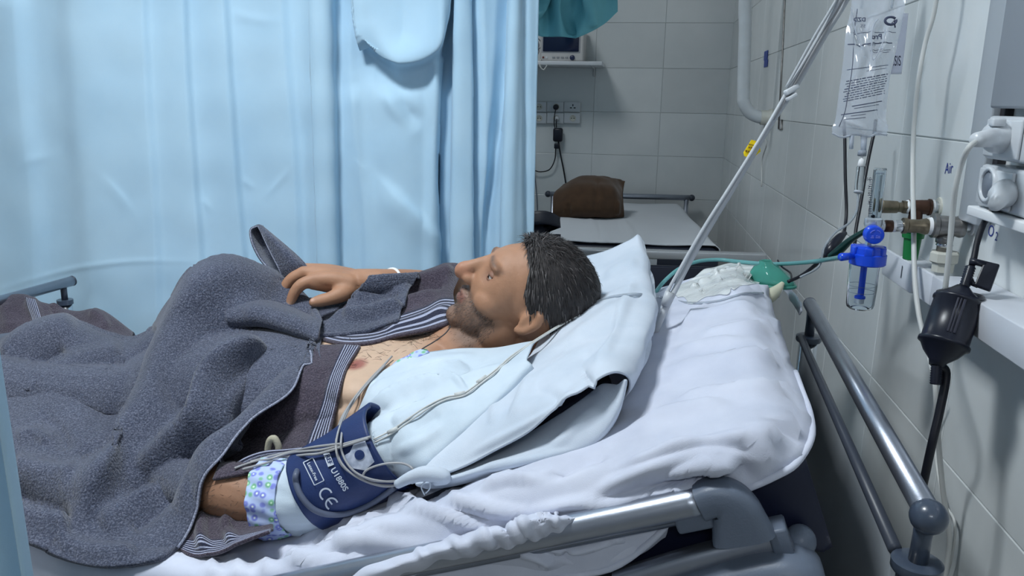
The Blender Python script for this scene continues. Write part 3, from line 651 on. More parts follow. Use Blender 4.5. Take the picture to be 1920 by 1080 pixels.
for k in range(9):                                                # the block of small print: words as dashes
    y = 146+k*4.6; f_ = .1+random.uniform(-.02, .06)
    while f_ < .93:
        ln_ = random.uniform(.03, .12); g_ = pline(y, f_, min(f_+ln_, .94), .0009 if k in (0, 3) else .0007); mb.add(g_.v, g_.f); f_ += ln_+.018
o = obj('small_print', mb, PRN, tb); o['kind'] = 'stuff'
def btext(s, x, y, size, bold=.0, mirror=True, name='print'):
    V, Fc = textmesh(s, size, bold); p = P(x, y, DB-.022); sg = -1 if mirror else 1
    return obj(name, MB().add([p + RT*v[0]*sg + UP*v[1] for v in V], Fc), PRN, tb, smooth=False)
btext('Pro', 1644, 69, .013, .0004); btext('DZD', 1612, 37, .010, .0003); btext('5%', 1618, 49, .008); btext('infus', 1634, 83, .008)
c = P(1670, 39, DB-.02)
obj('bag_logo', MB().tube([c + .009*(math.cos(a)*RT*1.1 + math.sin(a)*UP*.75) for a in np.linspace(.6, 6.6, 20)], .0022, 6), PRN, tb)
obj('bag_logo', MB().tube([c + RT*.001 - UP*.006, c + RT*.006 + UP*.001, c + RT*.008 - UP*.012], .0013, 6), PRN, tb)
ed = [frontpt(f_, rowy(y), .0008) for f_, y in ((.12, 15), (.16, 60), (.2, 120), (.19, 170), (.17, 205), (.12, 238))]
obj('print_edge', MB().tube(ed, .0006, 6, smooth=24), PRN, tb)
lab = net([[(1692, 25, .004), (1703, 25, .012)], [(1682, 85, .004), (1697, 85, .014)], [(1670, 139, .003), (1690, 139, .015)]], 16, 8, PBg)
sheet('paper_label', lab, mat('label_paper', (202, 206, 222), .6), tb, .0006)
V, Fc = textmesh('.SIS', .017, .0002); p = P(1682, 115, DB-.004); obj('label_lettering', MB().add([p + (RT*.97-FW*.0)*v[0]*.62 + UP*v[1]*1.5 for v in V], Fc), INKD, tb, smooth=False)
for x, y0, y1, r_ in ((1597, 255, 279, .0035), (1620, 255, 284, .0048)):
    obj('port', MB().tube([PBg(x, y0), PBg(x-1, y1)], [r_*1.2, r_], 12), mat('port_plastic', (206, 214, 226), .2, trans=.5, ior=1.2), tb)
obj('port_cap', MB().tube([PBg(1617, 283), PBg(1616, 292)], .0075, 14), mat('port_grey', (140, 148, 160), .4), tb)
obj('bag_hem', MB().tube([PBg(*a) for a in ((1560, 249, 0), (1580, 257, -.004), (1605, 252, .0), (1630, 256, -.003), (1645, 250, 0), (1663, 253, 0))], .0022, 8, smooth=40), mat('seam_film', (216, 222, 232), .1, trans=.5, ior=1.2), tb)
obj('fold_highlight', MB().tube([P(x, y, DB-.026) for x, y in ((1646, 36), (1637, 50), (1634, 80), (1637, 112), (1650, 92), (1658, 68), (1660, 54))], .0011, 6, smooth=40), MATS['seam_film'], tb)  # whitish tube in place of the highlight on the film's V fold
obj('fold_highlight', MB().tube([P(x, y, DB-.022) for x, y in ((1596, 14), (1602, 50), (1612, 80), (1617, 93))], .0012, 6, smooth=30), MATS['seam_film'], tb)  # second pale tube, a modelled highlight along the film fold
for x in (1615, 1672): obj('hanger_loop', MB().tube([PBg(x, 15), PBg(x+5, -30), PBg(x+8, -120), PBg(1650, -330)], .0018, 8, smooth=20), mat('clear_hose', (200, 208, 216), .2, trans=.5, ior=1.2), tb)
hk = PBg(1650, -330)
th_ = thing('drip_hook', 'metal hook arm on the right wall carrying the infusion bag', 'hook', hk)
obj('hook_arm', MB().tube([RW(hk[1], hk[2]+.03, 0), hk + A([.05, 0, .03]), hk + A([0, 0, .0]), hk + A([-.015, 0, .015])], .004, 10, smooth=24), CHROME, th_)
# giving set under the bag
td = thing('drip_set', 'clear drip chamber and thin line below the infusion bag', 'drip chamber', PBg(1606, 366))
obj('spike', MB().tube([PBg(1616, 290), PBg(1616, 297), PBg(1616, 300), PBg(1615, 303), PBg(1615, 313)], [.0016, .0022, .005, .0052, .0075], 16), TAPE, td)
obj('drip_chamber', MB().tube([PBg(1615, 313), PBg(1611, 345), PBg(1610, 358), PBg(1609, 362)], [.0078, .0078, .0074, .003], 18), GLASS, td)
obj('chamber_foot', MB().tube([PBg(1610, 358), PBg(1609, 362)], .0078, 16), mat('foot_grey', (178, 184, 194), .3), td)
obj('drip_line', MB().tube([PBg(1609, 362), PBg(1608, 385), PBg(1603, 403), PBg(1590, 420), PBg(1565, 437), PBg(1545, 465), PBg(1535, 500), PBg(1500, 520)], .0021, 8, smooth=50), mat('clear_line', (206, 214, 222), .15, trans=.6, ior=1.2), td)
# black leads behind the bag ending in a dark clip
tl = thing('black_leads', 'two black leads hanging from behind the infusion bag to a black clip', 'cables', P(1520, 520, 1.5))
obj('lead', MB().tube([P(1582, 225, 1.545), P(1583, 245, 1.54), P(1584, 260, 1.54), P(1585, 330, 1.53), P(1587, 400, 1.52), P(1582, 440, 1.5)], .0032, 8, smooth=50), BLACK, tl)
obj('lead', MB().tube([P(1642, 225, 1.545), P(1640, 245, 1.54), P(1636, 262, 1.54), P(1626, 310, 1.53), P(1614, 380, 1.52), P(1605, 430, 1.51), P(1603, 455, 1.5), P(1598, 462, 1.49)], .0032, 8, smooth=50), BLACK, tl)
cl = [P(*a) for a in ((1546, 482, 1.47), (1558, 466, 1.47), (1574, 446, 1.48), (1585, 437, 1.49))]
obj('clip', MB().tube(cl, [.003, .010, .008, .004], 10, smooth=16), BLACKG, tl)
obj('clip_tail', MB().tube([cl[0], P(1525, 500, 1.46), P(1500, 518, 1.45), P(1478, 528, 1.44)], [.005, .0035, .003, .0035], 8, smooth=24), BLACK, tl)
DKG = mat('dark_green_tube', (14, 62, 58), .35)
tag(obj('dark_green_hose', MB().tube([P(1645, 420, 1.30), P(1620, 434, 1.33), P(1595, 450, 1.38), P(1575, 468, 1.42), P(1555, 480, 1.45)], [.004, .0045, .006, .008, .004], 10, smooth=40), DKG), 'dark green hose running from the flowmeter block to the black clip', 'hose')
# ================================================================== curtains
def curtain_mat(name, c1, c2, tr=.0):
    m = mat(name, c1, .8, var=.08, vscale=5, bump=.12, bscale=900, sheen=.15, col2=c2)
    return m
CURT = curtain_mat('pale_blue_curtain', (186, 217, 236), (176, 210, 232))
# main curtain behind the bed, hung along a ceiling track
px_ = np.linspace(-260, 1001, 460); ZR = np.concatenate([np.linspace(.35, .74, 10), np.linspace(.75, 1.98, 250), np.linspace(2.0, 2.86, 16)]); N_ = len(ZR)
V = np.zeros((N_, len(px_), 3))
wv = np.interp(px_, [-260, 0, 300, 640, 850, 1000], [1.02, 1.06, 1.10, 1.18, 1.26, 1.30])
for j, x in enumerate(px_):
    g0 = Q(x, 330, wv[j])
    V[:, j, 0] = g0[0]; V[:, j, 1] = g0[1]; V[:, j, 2] = ZR
sep = np.interp(px_, [-260, 600, 640, 1000], [0, 0, 1, 1])
# gathers where it is pushed together at the right
ph = np.interp(px_, [620, 655, 700, 760, 830, 850, 880, 905, 945, 965, 1000], [0, 2.6, 4.6, 6.3, 8.6, 10.4, 12.6, 14.3, 17.0, 18.8, 21.5])
zz = ZR[:, None]
V += EW*((-.022*sep*np.cos(ph))[None, :, None] * (1+.25*np.sin(zz*2.1+1))[:, :, None])
V += EW*(.012*np.sin(px_/70.0+.8)*(1-sep))[None, :, None]
rid = [([(150, -60), (165, 200), (185, 420), (190, 560), (198, 900)], .020, 60, 40), ([(30, -40), (45, 180), (60, 330), (70, 500), (78, 900)], .016, 20, 55),
       ([(268, -60), (276, 150), (288, 330), (296, 500), (304, 900)], .011, 8, 60), ([(343, -60), (352, 150), (366, 350), (378, 520), (386, 900)], .013, 7, 45),
       ([(418, -60), (430, 150), (444, 340), (458, 520), (466, 900)], .013, 7, 42), ([(526, -60), (536, 120), (552, 300), (560, 520), (568, 900)], .011, 10, 50),
       ([(600, -60), (605, 200), (612, 500), (620, 900)], .02, 25), ([(640, -60), (642, 200), (648, 520), (656, 900)], -.03, 9, 16),
       ([(183, 322), (222, 362), (258, 410), (266, 900)], .005, 5, 12), ([(30, 320), (60, 300), (110, 290)], .004, 8), ([(448, 330), (480, 358)], .004, 5), ([(548, 310), (520, 345), (490, 378)], .004, 5), ([(375, 365), (400, 400), (408, 900)], .004, 5), ([(425, 20), (470, 35), (530, 42)], .004, 8),
       ([(-40, 556), (60, 524), (150, 502), (250, 490), (370, 491), (400, 500), (408, 900)], .004, 4), ([(375, 491), (385, 480), (400, 497), (520, 503), (620, 510), (628, 900)], .004, 4),
       # the cowl of cloth near the right
       ([(664, -60), (680, 30), (704, 92), (742, 120), (786, 112), (816, 78), (836, 0), (846, -60)], .050, 46, 10), ([(660, 150), (676, 300), (694, 470), (700, 900)], .016, 18),
       ([(848, -60), (838, 150), (832, 330), (838, 500), (846, 900)], -.05, 7, 9), ([(815, -60), (812, 200), (806, 480), (814, 900)], .018, 16, 10), ([(866, -60), (862, 200), (858, 480), (866, 900)], .02, 10),
       ([(893, -60), (899, 150), (900, 320), (902, 480), (910, 900)], -.045, 6, 8), ([(948, -60), (938, 150), (925, 330), (918, 480), (926, 900)], -.04, 6, 8), ([(968, -60), (960, 200), (952, 480), (960, 900)], .02, 10), ([(985, -60), (990, 480), (998, 900)], -.012, 5)]
fine = [(a[0][:-1] if a[0][-1][1] == 900 else a[0], a[1]*.6, *[q*1.3 for q in a[2:]]) for a in rid if abs(a[1]) < .0065]
rid = [(a[0], a[1]*(1.45 if a[0][0][1] <= -40 and a[0][0][0] < 610 else 1), *a[2:]) for a in rid if abs(a[1]) >= .0065]
V = sculpt(V, rid, .06)
V = sculpt(V, [([(684, 40), (702, 112), (738, 152), (790, 140), (822, 112)], -.032, 22, 26), ([(716, 150), (740, 200), (775, 245)], .014, 22, 14), ([(740, 170), (765, 210), (795, 240)], -.016, 14, 22), ([(690, 320), (745, 372), (800, 430), (838, 478)], .018, 12, 36)] + fine, .45)
V = wob(V, .002, 22, 7)
cv = sheet('hanging_curtain', V, CURT, thick=.002); tag(cv, 'large pale blue curtain hanging behind the bed', 'curtain')
tr_ = thing('curtain_track', 'ceiling track holding the large blue curtain', 'curtain track', (Q(400, 300, 1.1)[0], Q(400, 300, 1.1)[1], 2.862))
obj('track_profile', MB().tube([A([*V[-1, j, :2], 2.876]) for j in (5, 100, 200, 300, 455)], .011, 8), ALU, tr_)
# end of the next curtain, tied up; its shade is put in as teal colour
CURT_SH = mat('shaded_curtain', (118, 190, 202), .8, var=.12, vscale=6, bump=.12, bscale=900)
d3 = 2.75
rows = [[(986, -420, .05), (1000, -420, .0), (1016, -420, .05), (1034, -420, .0), (1052, -420, .05), (1070, -420, 0), (1090, -420, .04), (1104, -420, .0)],
        [(986, -120, .06), (1000, -120, -.02), (1020, -120, .06), (1045, -120, -.01), (1070, -120, .05), (1098, -120, -.02), (1125, -120, .05), (1150, -120, .02)],
        [(986, -20, .06), (1003, -22, -.03), (1025, -20, .05), (1052, -20, -.03), (1080, -20, .04), (1110, -20, -.03), (1138, -22, .04), (1157, -25, .02)],
        [(987, 22, .06), (1006, 20, -.02), (1026, 20, .03), (1050, 20, -.03), (1076, 22, .03), (1106, 20, -.03), (1136, 12, .02), (1158, 6, .03)],
        [(988, 50, .06), (1010, 67, 0), (1030, 69, .01), (1052, 69, -.02), (1070, 70, .0), (1087, 69, -.02), (1130, 47, .01), (1158, 22, .03)]]
V = net(rows, 60, 90, lambda x, y, d: P(x, y, d3+d))
V = sculpt(V, [([(1018, -30), (1006, 20), (990, 50)], -.03, 4, 6), ([(1030, -30), (1012, 20), (995, 60)], .03, 4, 6), ([(1058, -40), (1066, 20), (1078, 66)], -.03, 3, 10), ([(1095, -40), (1105, 20), (1112, 55)], .02, 8)], .1)
tag(sheet('tied_curtain', V, CURT_SH, thick=.002), 'end of a tied up curtain above the monitor, shade coloured teal', 'curtain')
# curtain edge close to the camera at the left
e0 = P(2, 815, .72); V = np.zeros((40, 60, 3))
for j, s in enumerate(np.linspace(0, .16, 60)):
    q = e0 - A([1, -.15, 0])*s + A([.0, 1, 0])*(.022*math.sin(s*130)); V[:, j] = q; V[:, j, 2] = np.linspace(.35, 2.86, 40)
V[:, :, 0] += .004*np.sin(V[:, :, 2]*3)
tag(sheet('side_curtain', V, CURT, thick=.002), 'edge of a pale blue curtain close by at the lower left', 'curtain')
# ================================================================== the bed the man lies on
tb_ = thing('hospital_bed', 'hospital bed with raised backrest that the man lies on', 'bed', B(1.0, .45, 0))
HZ = H0[2]
obj('head_rail', MB().tube([B(0, .0, HZ), B(0, .905, HZ)], .0135, 24), ALU, tb_)
obj('rail_ball', MB().ball(B(0, -.004, HZ-.002), (.019, .019, .0185)), mat('knob_grey', (66, 76, 92), .3, coat=.3), tb_)
obj('rail_end', MB().lathe(B(0, .905, HZ), EW, [(0, .0138), (.004, .0138), (.005, .012)], 20), PLD, tb_)
for w_ in (.0, .865):
    obj('rail_stem', MB().tube([B(0, w_+.004, HZ-.004), B(.0, w_+.006, HZ-.030), B(.0, w_+.008, HZ-.062)], [.011, .0095, .010], 16), MATS['knob_grey'], tb_)
    obj('post_collar', MB().lathe(B(0, w_+.010, HZ-.074), (0, 0, 1), [(0, .024), (.003, .026), (.012, .026), (.014, .022)], 28), MATS['knob_grey'], tb_, auto=40)
    obj('head_post', MB().lathe(B(0, w_+.010, 0.06), (0, 0, 1), [(0, .019), (HZ-.134, .019)], 24), CHROME, tb_)
obj('lower_bar', MB().tube([B(.018, .03, HZ-.062), B(.018, .86, HZ-.062)], .0075, 12), PLD, tb_)
obj('head_panel', MB().box(B(.012, .44, .60), (EL, EW, EZ), (.006, .40, .325), .003), mat('panel_laminate', (146, 152, 158), .35, var=.08, vscale=5), tb_)
# foot end
LF = 2.05; fzr = .885
fr = Q(134, 527, .93); fr = A(bl(fr)); 
obj('foot_rail', MB().tube([B(fr[0], .93, fr[2]), B(fr[0], .0, fr[2])], .0135, 20), ALU, tb_)
obj('rail_end', MB().lathe(B(fr[0], .93, fr[2]), EW, [(0, .0138), (.004, .0138), (.006, .011)], 20), PLD, tb_)
for w_ in (.90, .03):
    obj('rail_stem', MB().tube([B(fr[0], w_, fr[2]-.005), B(fr[0], w_, fr[2]-.045)], .008, 12), PLD, tb_)
    obj('post_collar', MB().lathe(B(fr[0], w_, fr[2]-.056), (0, 0, 1), [(0, .020), (.012, .020)], 22), MATS['knob_grey'], tb_, auto=40)
    obj('foot_post', MB().lathe(B(fr[0], w_, .06), (0, 0, 1), [(0, .0165), (fr[2]-.116, .0165)], 20), CHROME, tb_)
obj('foot_panel', MB().box(B(fr[0]-.02, .465, .58), (EL, EW, EZ), (.006, .40, .22), .003), MATS['panel_laminate'], tb_)
# frame under the mattress
ang = math.atan(.38); SB = A([math.cos(ang), 0, -math.sin(ang)]); BU = (EL*math.cos(ang) - EZ*math.sin(ang)); BN = (EL*math.sin(ang) + EZ*math.cos(ang))
def zt(l): return max(.80, 1.10-.38*(l-.1))
def BR(s, w_, n): return B(.06, w_, zt(.06)) + BU*s + BN*n      # backrest frame: s down the slope, n off its surface
obj('base_frame', MB().box(B(1.0, .45, .56), (EL, EW, EZ), (.95, .38, .05), .01), PLD, tb_)
obj('backrest_frame', MB().box(BR(.56, .46, -.155), (BU, EW, BN), (.36, .36, .02), .006), PLD, tb_)
obj('seat_frame', MB().box(B(1.45, .45, .64), (EL, EW, EZ), (.58, .38, .02), .006), PLD, tb_)
# near side rail: oval tube with a lip and a grey elbow
rr = [(1322, 937), (1150, 974), (900, 1026), (700, 1066), (400, 1128), (150, 1180)]
rw = -.035
pts = A([Q(x, y, rw) for x, y in rr]); pts = crm(6, 30) @ pts
obj('side_rail', MB().tube(pts, .0165, 20), ALU, tb_)
dn = A([0, 0, -1.0])
obj('side_rail_lip', MB().tube(pts + dn*.016 + EW*.004, .0085, 12), mat('rail_lip', (128, 136, 150), .35, .8), tb_)
el_ = [Q(1312, 940, rw), Q(1340, 931, rw), Q(1364, 938, rw), Q(1379, 958, rw), Q(1388, 985, rw), Q(1394, 1006, rw)]
def bar(path, hw, hh, side):
    """a bar of flat oval section swept along a path; side = its flat direction"""
    path = crm(len(path), 30) @ A(path); T = np.gradient(path, axis=0); T /= np.linalg.norm(T, axis=1)[:, None]; V_ = np.zeros((30, 21, 3))
    hw = np.interp(np.linspace(0, 1, 30), np.linspace(0, 1, len(hw)), hw)
    for i in range(30):
        n_ = np.cross(T[i], side); n_ /= np.linalg.norm(n_)
        for k in range(21):
            a = 2*math.pi*k/20; ca, sa = math.cos(a), math.sin(a)
            V_[i, k] = path[i] + n_*hw[i]*np.sign(ca)*abs(ca)**.6 + side*hh*np.sign(sa)*abs(sa)**.6
    mb = MB().grid(V_); mb.f += [tuple(range(20))[::-1], tuple(29*21+k for k in range(20))]; return mb
obj('rail_elbow', bar(el_, [.0185, .019, .022, .026, .030, .033], .020, EW), PLG, tb_, auto=50)
obj('rail_link', MB().box(Q(1300, 966, rw), (BU, EW, BN), (.02, .012, .014), .004), PLG, tb_)
# aluminium carrier and moulded cover below the rail
ca_ = [Q(1160, 1085, -.02), Q(1300, 1043, -.02), Q(1420, 1012, -.02), Q(1482, 993, -.02)]
obj('rail_carrier', bar([p - EZ*.008 for p in ca_], [.017]*4, .014, EW), ALU, tb_, auto=50)
obj('carrier_edge', MB().tube([p - EZ*.024 - EW*.014 for p in ca_], .003, 8), CHROME, tb_)
obj('carrier_cap', MB().box(Q(1462, 1008, -.022), (BU, EW, BN), (.010, .017, .018), .003), PLG, tb_)
cvp = [Q(1100, 1225, -.03), Q(1300, 1153, -.03), Q(1440, 1104, -.03), Q(1500, 1092, -.03), Q(1538, 1096, -.02)]
obj('moulded_cover', bar(cvp, [.05, .05, .046, .038, .012], .035, EW), PLG, tb_, auto=60)
obj('cover_knuckle', MB().ball(Q(1500, 1014, .0), (.017, .018, .018)), PLG, tb_)
obj('gap_plate', MB().box(Q(1490, 1000, .10), (BU, EW, BN), (.006, .05, .10), .002), mat('frame_grey', (128, 130, 132), .5), tb_)  # mid grey plate in the gap beside the cover knuckle
obj('white_tab', MB().box(Q(1284, 1012, .03), (BU, EW, BN), (.018, .001, .004), .0005), WHITE, tb_)
# ---------------------------------------------------------------- mattress, bent with the backrest
NAVY = mat('navy_vinyl', (22, 28, 52), .42, var=.15, vscale=8, bump=.2, bscale=60)
prof = []
ls = np.concatenate([np.linspace(.136, .86, 24), np.linspace(.9, 2.0, 14)])
TH_ = .135
V = np.zeros((len(ls)+2, 40, 3))
def zsm(l):                                      # backrest meeting the flat part in a soft bend
    a, b = 1.10-.38*(l-.1), .80; k = .016; return (a+b+math.sqrt((a-b)**2+4*k*k))/2 - .012
sec = []
w0, w1 = .015, .90
for k in range(40):
    t_ = k/39; per = t_*2*math.pi; ca, sa = math.cos(per), math.sin(per)
    sec.append(((w0+w1)/2 + (w1-w0)/2*np.sign(ca)*abs(ca)**.12, -.5*TH_ + .5*TH_*np.sign(sa)*abs(sa)**.22))
for i, l in enumerate(ls):
    dz = (zsm(l+.01)-zsm(l-.01))/.02; nrm = EL*(-dz) + EZ; nrm /= np.linalg.norm(nrm)
    for k, (w_, h_) in enumerate(sec): V[i+1, k] = B(l, w_, zsm(l)-.018-.022*math.exp(-((l-.136)/.03)**2)-.05*min(max((l-.5)/.22, 0), 1)) + nrm*h_
for ii, i, ext in ((0, 1, -.018), (len(ls)+1, len(ls), .018)):
    c = V[i].mean(0); V[ii] = c + (V[i]-c)*A([.985, .985, .985]) + (c-c) + (BU if ii == 0 else EL)*ext*.6
mb = MB().grid(V); mb.f += [tuple(range(39)), tuple((len(ls)+1)*40+k for k in range(39))[::-1]]
tag(obj('mattress', mb, NAVY, auto=70), 'navy vinyl mattress under the white sheet', 'mattress')
# ---------------------------------------------------------------- white fitted sheet
nl, nw = 170, 190
V = np.zeros((nl, nw, 3))
def sheet_pt(l, s):
    """s runs from the far edge over the top and down the near side"""
    z = zsm(l) + .008
    if s < .78: w_ = .915 - s/.78*.905; dz = -.05*math.exp(-((s)/.03)**2); return B(l, w_, z+dz)
    q = (s-.78)/.22; w_ = .010 - .030*math.sin(min(q*2.4, 1.57)); g_ = .16+.84*min(max((l-.135)/.15, 0), 1)**.8; dz = (-.115*q*q*.9-.02*q)*g_
    return B(l, w_, z+dz)
for i, l in enumerate(np.linspace(0.128, 1.75, nl)):
    for j, s in enumerate(np.linspace(0, 1, nw)): V[i, j] = sheet_pt(l, s)
# the head end turns down over the mattress; the near corner rides up and shows the vinyl
Lg = np.linspace(0.128, 1.75, nl)[:, None]; Sg = np.linspace(0, 1, nw)[None, :]
curl = np.exp(-((Lg-.128)/.022)**2)*.05; V += (-BN)*curl[..., None] + (-BU)*((np.exp(-((Lg-.128)/.03)**2))*.006)[..., None]
V += BU*(.13*np.clip((Sg-.70)/.30, 0, 1)**1.4*np.exp(-(Lg-.128)/.09))[..., None]
# pressed down by the arm that lies on it
_ax = crm(6, 40) @ A([bl(Q(*a)) for a in ((790, 805, .215), (712, 852, .165), (578, 928, .130), (500, 935, .122), (440, 922, .125), (370, 915, .14))])
LW = V - BO; l_, w_ = LW @ EL, LW @ EW; dq = np.full(l_.shape, 9.0); za = np.zeros(l_.shape)
for p in _ax:
    q = np.hypot(l_-p[0], w_-p[1]); za = np.where(q < dq, p[2], za); dq = np.minimum(dq, q)
press = np.maximum(V[..., 2] - (za-.056), 0)*np.exp(-(np.maximum(dq-.045, 0)/np.where(w_ < .13, .11, .05))**2)
V[..., 2] -= press
wr = [([(1255, 760), (1340, 745), (1420, 735), (1490, 730)], .010, 8, 10), ([(1190, 800), (1280, 775), (1380, 758)], .009, 7, 10), ([(1215, 850), (1330, 835), (1430, 815), (1500, 775)], .008, 12),
      ([(1160, 880), (1250, 855), (1340, 840)], .010, 10), ([(1110, 930), (1180, 895), (1290, 865), (1400, 850)], .013, 10, 14), ([(1230, 905), (1310, 880), (1400, 860), (1475, 838)], .016, 10, 12), ([(1200, 925), (1290, 895), (1380, 878), (1440, 868)], -.014, 8),
      ([(1080, 955), (1180, 935), (1290, 905), (1390, 888)], .012, 8), ([(1160, 960), (1190, 940), (1240, 930)], -.012, 6), ([(1030, 900), (1080, 870), (1140, 850)], -.009, 10), ([(1000, 960), (1060, 945), (1140, 935)], .008, 10),
      ([(1260, 665), (1330, 650), (1400, 640)], .008, 8), ([(1240, 700), (1320, 685), (1420, 672), (1490, 668)], .008, 8, 10), ([(1275, 610), (1340, 590), (1420, 575)], .008, 8), ([(1300, 635), (1360, 622), (1440, 610), (1490, 612)], .007, 8),
      ([(1330, 560), (1400, 548), (1470, 545)], .007, 8), ([(1270, 640), (1300, 600), (1340, 570)], .006, 5), ([(1490, 740), (1470, 790), (1490, 810)], .006, 6), ([(1475, 770), (1498, 800)], -.006, 5), ([(1440, 800), (1485, 812)], -.007, 5),
      ([(560, 985), (640, 975), (720, 985), (790, 990)], .014, 12), ([(540, 1010), (640, 1005), (760, 1020), (850, 1030)], .012, 10), ([(510, 1020), (560, 1045), (640, 1070)], .014, 9), ([(480, 1030), (500, 1060), (520, 1090)], .014, 8), ([(420, 1040), (445, 1060), (455, 1090)], .014, 8), ([(390, 1050), (405, 1080)], .012, 7),
      ([(600, 1030), (680, 1040), (740, 1062)], -.012, 8), ([(700, 960), (790, 950), (880, 975), (940, 1000)], .012, 10), ([(760, 935), (850, 960), (930, 985)], -.010, 8), ([(830, 930), (920, 955), (1000, 965)], .009, 9), ([(900, 920), (960, 900), (1010, 905)], .008, 8), ([(640, 1000), (660, 1040), (700, 1060)], .010, 7)]
wr = [(a[0], a[1]*.6, *[q*1.35 for q in a[2:]]) if max(p[0] for p in a[0]) < 900 else (a[0], a[1]*1.45, *a[2:]) for a in wr]
V = sculpt(V, wr, .25)
V = wob(V, .0035, 38, 11)
sh_ = sheet('fitted_sheet', V, SHEETM, thick=.003); tag(sh_, 'crumpled white sheet on the raised mattress under the man', 'sheet')
# its gathered edge: bunched along the side rail, hanging below it, elastic hem at the corner
def ruche(name, rows, n, m, folds, seed, parent=None, k=.4, pleat=0.0):
    V_ = net(rows, n, m)
    if pleat:
        u_ = np.linspace(0, 1, m)[None, :]; v_ = np.linspace(0, 1, n)[:, None]; wn = np.sin(np.pi*np.clip(u_*1.02, 0, 1))**.5*(.35+.65*v_)
        o_ = np.sin(6.283*(8*u_+.9*v_+.35*np.sin(7*u_))) + .6*np.sin(6.283*(14*u_-.7*v_+.3*np.sin(9*u_+1)))
        V_ = V_ + gnorm(V_)*(pleat*o_*wn)[..., None]
    return sheet(name, wob(sculpt(V_, [(f_[0], f_[1]*k, *[q_*1.4 for q_ in f_[2:]]) for f_ in folds], .3), .0025, 60, seed), SHEETM, parent, .003)
ru = ruche('sheet_hem', [[(560, 1090, .02), (640, 1062, .015), (760, 1030, .01), (850, 1005, .01), (930, 985, .01), (1000, 972, .01), (1060, 962, .01), (1100, 960, .0)],
      [(570, 1110, -.02), (660, 1070, -.035), (780, 1037, -.05), (860, 1012, -.055), (940, 988, -.056), (1000, 968, -.058), (1050, 970, -.05), (1100, 966, -.03)],
      [(600, 1130, -.03), (690, 1085, -.06), (790, 1050, -.065), (870, 1026, -.068), (950, 1005, -.068), (1005, 990, -.066), (1060, 985, -.05), (1105, 976, -.03)],
      [(640, 1150, -.02), (720, 1110, -.03), (800, 1068, -.045), (880, 1040, -.05), (955, 1022, -.055), (1010, 1008, -.052), (1060, 1000, -.04), (1110, 988, -.02)]],
      60, 260, [([(900, 985), (915, 1010), (930, 1025)], .012, 5, 8), ([(940, 972), (950, 1000), (958, 1018)], -.012, 5), ([(975, 968), (985, 990), (985, 1010)], .012, 6), ([(1010, 965), (1020, 985)], -.01, 5), ([(1045, 965), (1040, 990)], .01, 5), ([(840, 1005), (860, 1020), (870, 1035)], .010, 6), ([(780, 1030), (800, 1050)], .01, 6)], 3, pleat=.0022)
tag(ru, 'gathered white sheet edge lapping over the near side rail', 'sheet')
ru = ruche('hanging_sheet', [[(780, 1060, .0), (900, 1030, .0), (1000, 1005, .0), (1100, 985, .0), (1190, 965, .0), (1255, 948, .01)],
      [(800, 1075, -.015), (905, 1045, -.025), (1000, 1024, -.025), (1100, 1000, -.02), (1195, 982, -.012), (1256, 965, .005)],
      [(830, 1062, -.01), (920, 1056, -.02), (1010, 1048, -.028), (1100, 1030, -.022), (1190, 1010, -.012), (1252, 985, .006)],
      [(880, 1060, .0), (960, 1066, -.01), (1050, 1072, -.018), (1120, 1058, -.012), (1200, 1030, -.005), (1245, 1004, .008)]],
      60, 220, [([(960, 1030), (1010, 1040), (1045, 1062)], .014, 6, 8), ([(1000, 1020), (1060, 1030), (1110, 1020), (1170, 1005)], .012, 6), ([(1040, 1045), (1110, 1050), (1180, 1025), (1240, 1000)], .010, 7), ([(1030, 1035), (1090, 1042), (1150, 1022)], -.012, 6), ([(1090, 990), (1150, 1000), (1180, 1015)], .008, 6), ([(1060, 1025), (1064, 1045)], -.01, 4)], 5, k=.9)
tag(ru, 'white sheet bunch hanging below the near side rail', 'sheet')
hem = [V[0, int(nw*f_)] for f_ in (.55, .62, .68, .74, .80, .86, .92, .97)] + [V[0, nw-1]] + [V[k, nw-1] for k in (3, 7, 12, 18, 24, 30)]
obj('elastic_hem', MB().tube([p + (CAM-p)/np.linalg.norm(CAM-p)*.001 for p in hem], .0040, 8, smooth=60), SHEETM, sh_)
sc_ = net([[(1482, 560, .86), (1492, 575, .84), (1497, 590, .82)], [(1470, 545, .88), (1490, 556, .85), (1503, 578, .82)], [(1465, 538, .9), (1478, 540, .89), (1486, 548, .88)]], 16, 16)
tag(sheet('corner_tuft', wob(sc_, .006, 70, 4), SHEETM, thick=.003), 'loose white corner of the sheet near the head rail', 'sheet')
# ---------------------------------------------------------------- pillow
tp_ = thing('pillow', 'white pillow under the man, open end of its case facing out', 'pillow', Q(980, 880, .25))
up_rows = [[(770, 906, .07), (830, 835, .12), (930, 725, .25), (1010, 645, .4), (1060, 545, .6), (1100, 480, .75)],
  [(850, 884, .060), (910, 800, .10), (1000, 690, .24), (1060, 610, .4), (1110, 535, .6), (1140, 466, .76)],
  [(985, 815, .058), (1030, 740, .10), (1090, 650, .24), (1130, 580, .42), (1160, 510, .6), (1178, 448, .77)],
  [(1118, 716, .075), (1133, 685, .12), (1165, 630, .25), (1190, 570, .42), (1205, 505, .6), (1196, 438, .78)],
  [(1168, 705, .105), (1187, 690, .15), (1213, 630, .28), (1226, 575, .45), (1221, 520, .62), (1205, 452, .79)],
  [(1174, 735, .14), (1188, 720, .18), (1208, 670, .3), (1219, 620, .46), (1214, 560, .63), (1204, 480, .8)],
  [(1130, 800, .20), (1150, 760, .24), (1175, 700, .34), (1195, 640, .5), (1195, 590, .66), (1190, 510, .8)]]
V = net(up_rows, 110, 120)
